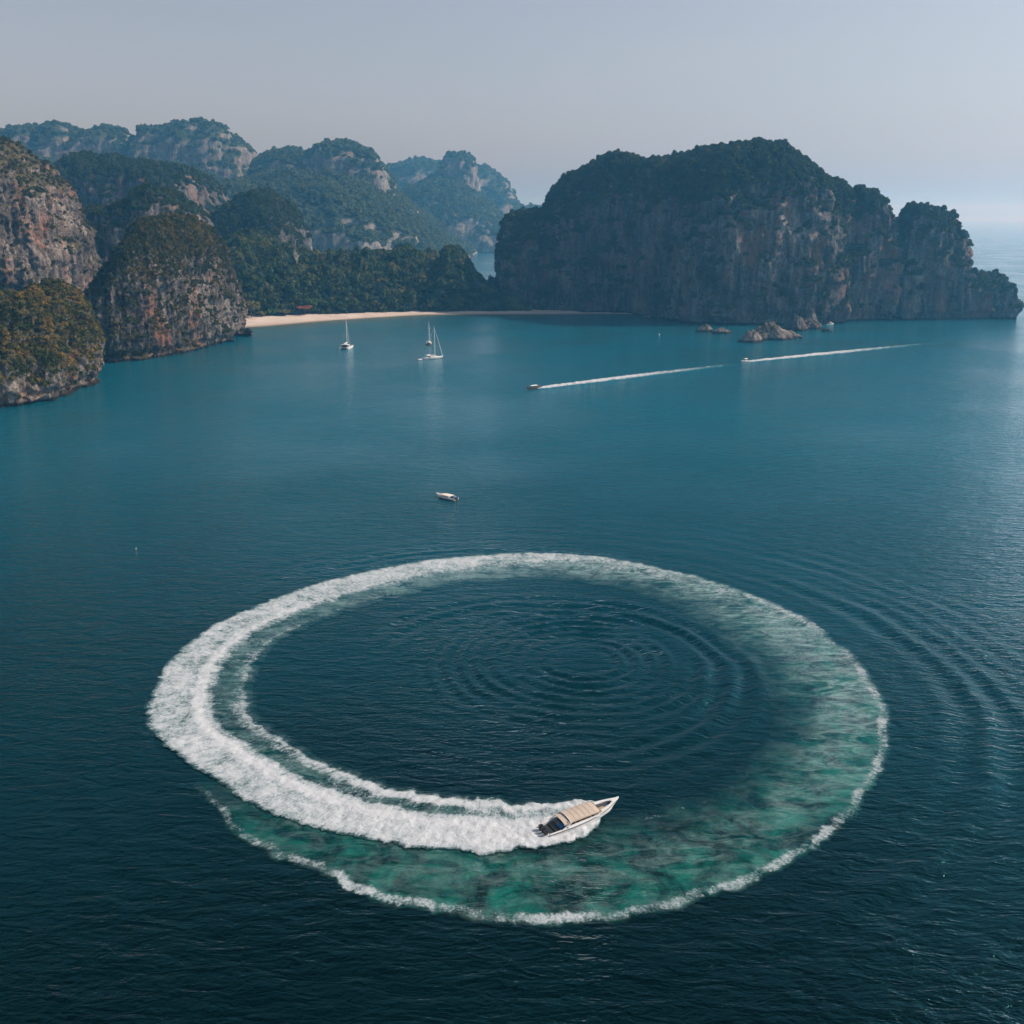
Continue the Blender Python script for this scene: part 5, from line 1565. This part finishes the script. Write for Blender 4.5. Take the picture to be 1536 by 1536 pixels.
WISP = [
    (0,   [0, 0.1, 0.2] + [0.3] * 9 + [0.2, 0]),
    (140, [0, 0.2, 0.3] + [0.45] * 9 + [0.3, 0]),
    (200, [0.00, 0.20, 0.45, 0.55, 0.65, 0.75, 0.85, 0.95, 1.00, 1.00, 1.00, 0.90, 0.40, 0.00]),
    (235, [0.00, 0.08, 0.20, 0.28, 0.36, 0.48, 0.62, 0.80, 0.95, 1.00, 1.00, 0.90, 0.40, 0.00]),
    (270, [0.00, 0.05, 0.12, 0.18, 0.26, 0.36, 0.52, 0.72, 0.90, 1.00, 1.00, 0.85, 0.40, 0.00]),
    (300, [0.00, 0.05, 0.10, 0.14, 0.22, 0.34, 0.50, 0.68, 0.78, 0.75, 0.65, 0.60, 0.30, 0.00]),
    (330, [0.00, 0.04, 0.07, 0.10, 0.14, 0.23, 0.35, 0.42, 0.37, 0.26, 0.23, 0.32, 0.22, 0.00]),
    (370, [0.00, 0.04, 0.07, 0.09, 0.13, 0.20, 0.29, 0.35, 0.30, 0.20, 0.20, 0.30, 0.22, 0.00]),
    (415, [0.00, 0.04, 0.07, 0.07, 0.09, 0.12, 0.16, 0.20, 0.20, 0.16, 0.17, 0.29, 0.22, 0.00]),
    (433, [0] * 14),
]


def table(tab, A, T):
    ages = np.array([a for a, _ in tab], dtype=float)
    cols = np.array([c for _, c in tab], dtype=float)
    fi = np.interp(A, ages, np.arange(len(ages)))
    i0 = np.clip(np.floor(fi).astype(int), 0, len(ages) - 2)
    fr = fi - i0
    tk = np.array(TK)
    ti = np.interp(T, tk, np.arange(len(tk)))
    j0 = np.clip(np.floor(ti).astype(int), 0, len(tk) - 2)
    tf = ti - j0
    tf = tf * tf * (3 - 2 * tf)
    g = lambda a, b: cols[a, b]
    return (g(i0, j0) * (1 - tf) + g(i0, j0 + 1) * tf) * (1 - fr) + (g(i0 + 1, j0) * (1 - tf) + g(i0 + 1, j0 + 1) * tf) * fr


def ring_piece(name, parent, A0, A1, z0, rel, seed):
    rows = int((A1 - A0) / 0.27)
    A = np.linspace(A0, A1, rows)
    a = A + 74.0
    ro = np.interp(a, WA, WR)
    ri = np.interp(a, WB, WI)
    # scalloped edges
    ro = ro + 0.9 * noise2(a * 1.15, a * 0, 3.2, seed, 3) + 0.5 * noise2(a * 1.15, a * 0, 0.9, seed + 2, 2)
    ri = ri + 1.1 * noise2(a * 0.9, a * 0, 3.0, seed + 5, 3)
    t = np.linspace(-0.12, 1.08, 84)
    AA, T = np.meshgrid(A, t, indexing='ij')
    r_ = ri[:, None] + (ro - ri)[:, None] * T
    th = -np.radians(AA + 74.0)
    Xr = WC[0] + r_ * np.cos(th)
    Yr = WC[1] + r_ * np.sin(th)
    S = np.radians(AA) * 60.0
    F = table(FOAM, AA, T)
    rim = sstep(0.86, 0.95, T) * sstep(215, 250, AA)
    F = F * (1 - rim * (1 - (0.80 + 0.32 * sstep(-0.28, 0.25, noise2(S, S * 0, 6.5, seed + 12, 3)))))
    F = F + np.where(F > 0.01, 0.22 * noise2(Xr, Yr, 5.0, seed + 8, 3) * (F < 0.95), 0)
    U = table(TURB, AA, T)
    return ribbon(name, parent, Xr, Yr, S, r_, np.clip(F, 0, 1.3), U, z0, rel, seed, table(WISP, AA, T), (AA < 85) & (T > 0.85))


ring = thing('boat_wake', 'broad ring of white foam turning to green churned water behind the tan-roofed speedboat', 'wake', (WC[0], WC[1], 0))
for o in (ring_piece('fresh_foam', ring, 0, 215, 0.11, 0.20, 1.0), ring_piece('churned_water', ring, 215, 433, 0.05, 0.06, 2.0)):
    o.matrix_parent_inverse = Matrix.Translation((-WC[0], -WC[1], 0))


def straight_wake(label, p0, p1, w0, w1, fade, seed):
    p0, p1 = np.array(p0, float), np.array(p1, float)
    d = p1 - p0
    L = np.linalg.norm(d)
    d /= L
    nn = np.array([-d[1], d[0]])
    s = np.linspace(0, L, int(L / 0.5))
    t = np.linspace(-1.25, 1.25, 24)
    S, T = np.meshgrid(s, t, indexing='ij')
    u = S / L
    W = (w0 + (w1 - w0) * np.minimum(1, u * 3.0)) * (1 + 0.35 * noise2(S, T * 0, 9.0, seed + 1, 3))
    bend = 1.5 * np.sin(u * 2.2)
    Xr = p0[0] + d[0] * S + nn[0] * (T * W + bend)
    Yr = p0[1] + d[1] * S + nn[1] * (T * W + bend)
    prof = np.clip(1.25 - np.abs(T), 0, 1) ** 0.6
    F = prof * np.interp(u, [0, 0.03, 0.35, 0.6, 0.85, 1], fade)
    t_ = thing('boat_wake', label, 'wake', (p0[0], p0[1], 0))
    o = ribbon('foam_trail', t_, Xr, Yr, S, T * W, F * 1.15, prof * np.interp(u, [0, 0.8, 1], [0.4, 0.25, 0]), 0.06, 0.8, seed)
    o.matrix_parent_inverse = Matrix.Translation((-p0[0], -p0[1], 0))
    return t_


straight_wake('straight white wake stretching behind the dark longtail boat', (12.5, 527.3), (146.4, 627.0), 2.2, 4.8, [1.0, 1.1, 0.95, 0.65, 0.40, 0.0], 31.0)
straight_wake('long thin white wake behind the tiny motorboat below the boulders', (142.5, 628.6), (315, 737), 2.0, 5.0, [1.0, 1.1, 0.95, 0.60, 0.32, 0.0], 33.0)


def foam_streak(label, pts_, width, dens, seed):
    p = np.array(pts_, float)
    dd = np.concatenate([[0], np.cumsum(np.hypot(*np.diff(p, axis=0).T))])
    s = np.arange(0, dd[-1], 0.4)
    cx, cyy = np.interp(s, dd, p[:, 0]), np.interp(s, dd, p[:, 1])
    tx, ty = np.gradient(cx), np.gradient(cyy)
    ln = np.hypot(tx, ty) + 1e-9
    wob = 1.2 * noise2(s, s * 0, 6.0, seed)
    t = np.linspace(-1, 1, 9)
    S, T = np.meshgrid(s, t, indexing='ij')
    Xr = cx[:, None] - (ty / ln)[:, None] * (T * width + wob[:, None])
    Yr = cyy[:, None] + (tx / ln)[:, None] * (T * width + wob[:, None])
    gap = sstep(-0.15, 0.35, noise2(s, s * 0, 7.0, seed + 3))[:, None]
    F = (1 - np.abs(T) ** 1.5) * dens * gap * np.sin(np.pi * np.clip(S / dd[-1], 0, 1))[:] ** 0.3
    t_ = thing('foam_streak', label, 'foam', (p[0, 0], p[0, 1], 0))
    o = ribbon('foam_line', t_, Xr, Yr, S, T * width, F, F * 0, 0.05, 0.05, seed)
    o.matrix_parent_inverse = Matrix.Translation((-p[0, 0], -p[0, 1], 0))


for i, (lb, pl, w, d_) in enumerate(STREAKS):
    foam_streak(lb, pl, w, d_, 40.0 + i * 3)

# ---------------------------------------------------------------- haze in the sea air
hz = MB().box((0, 14500, 173), (66000, 36000, 360)).build('haze', M['gel'])
hz.materials.clear()
hm = bpy.data.materials.new('haze_air')
hm.use_nodes = True
hm.node_tree.nodes.clear()
ho = hm.node_tree.nodes.new('ShaderNodeOutputMaterial')
pv = hm.node_tree.nodes.new('ShaderNodeVolumePrincipled')
pv.inputs['Color'].default_value = (*HAZE_COLOR, 1)
pv.inputs['Absorption Color'].default_value = (1, 0.62, 0.25, 1)
pv.inputs['Density'].default_value = HAZE_DENSITY
pv.inputs['Anisotropy'].default_value = 0.5
hm.node_tree.links.new(pv.outputs[0], ho.inputs['Volume'])
hz.materials.append(hm)
ho_ = link(bpy.data.objects.new('haze', hz))
ho_['kind'] = 'stuff'
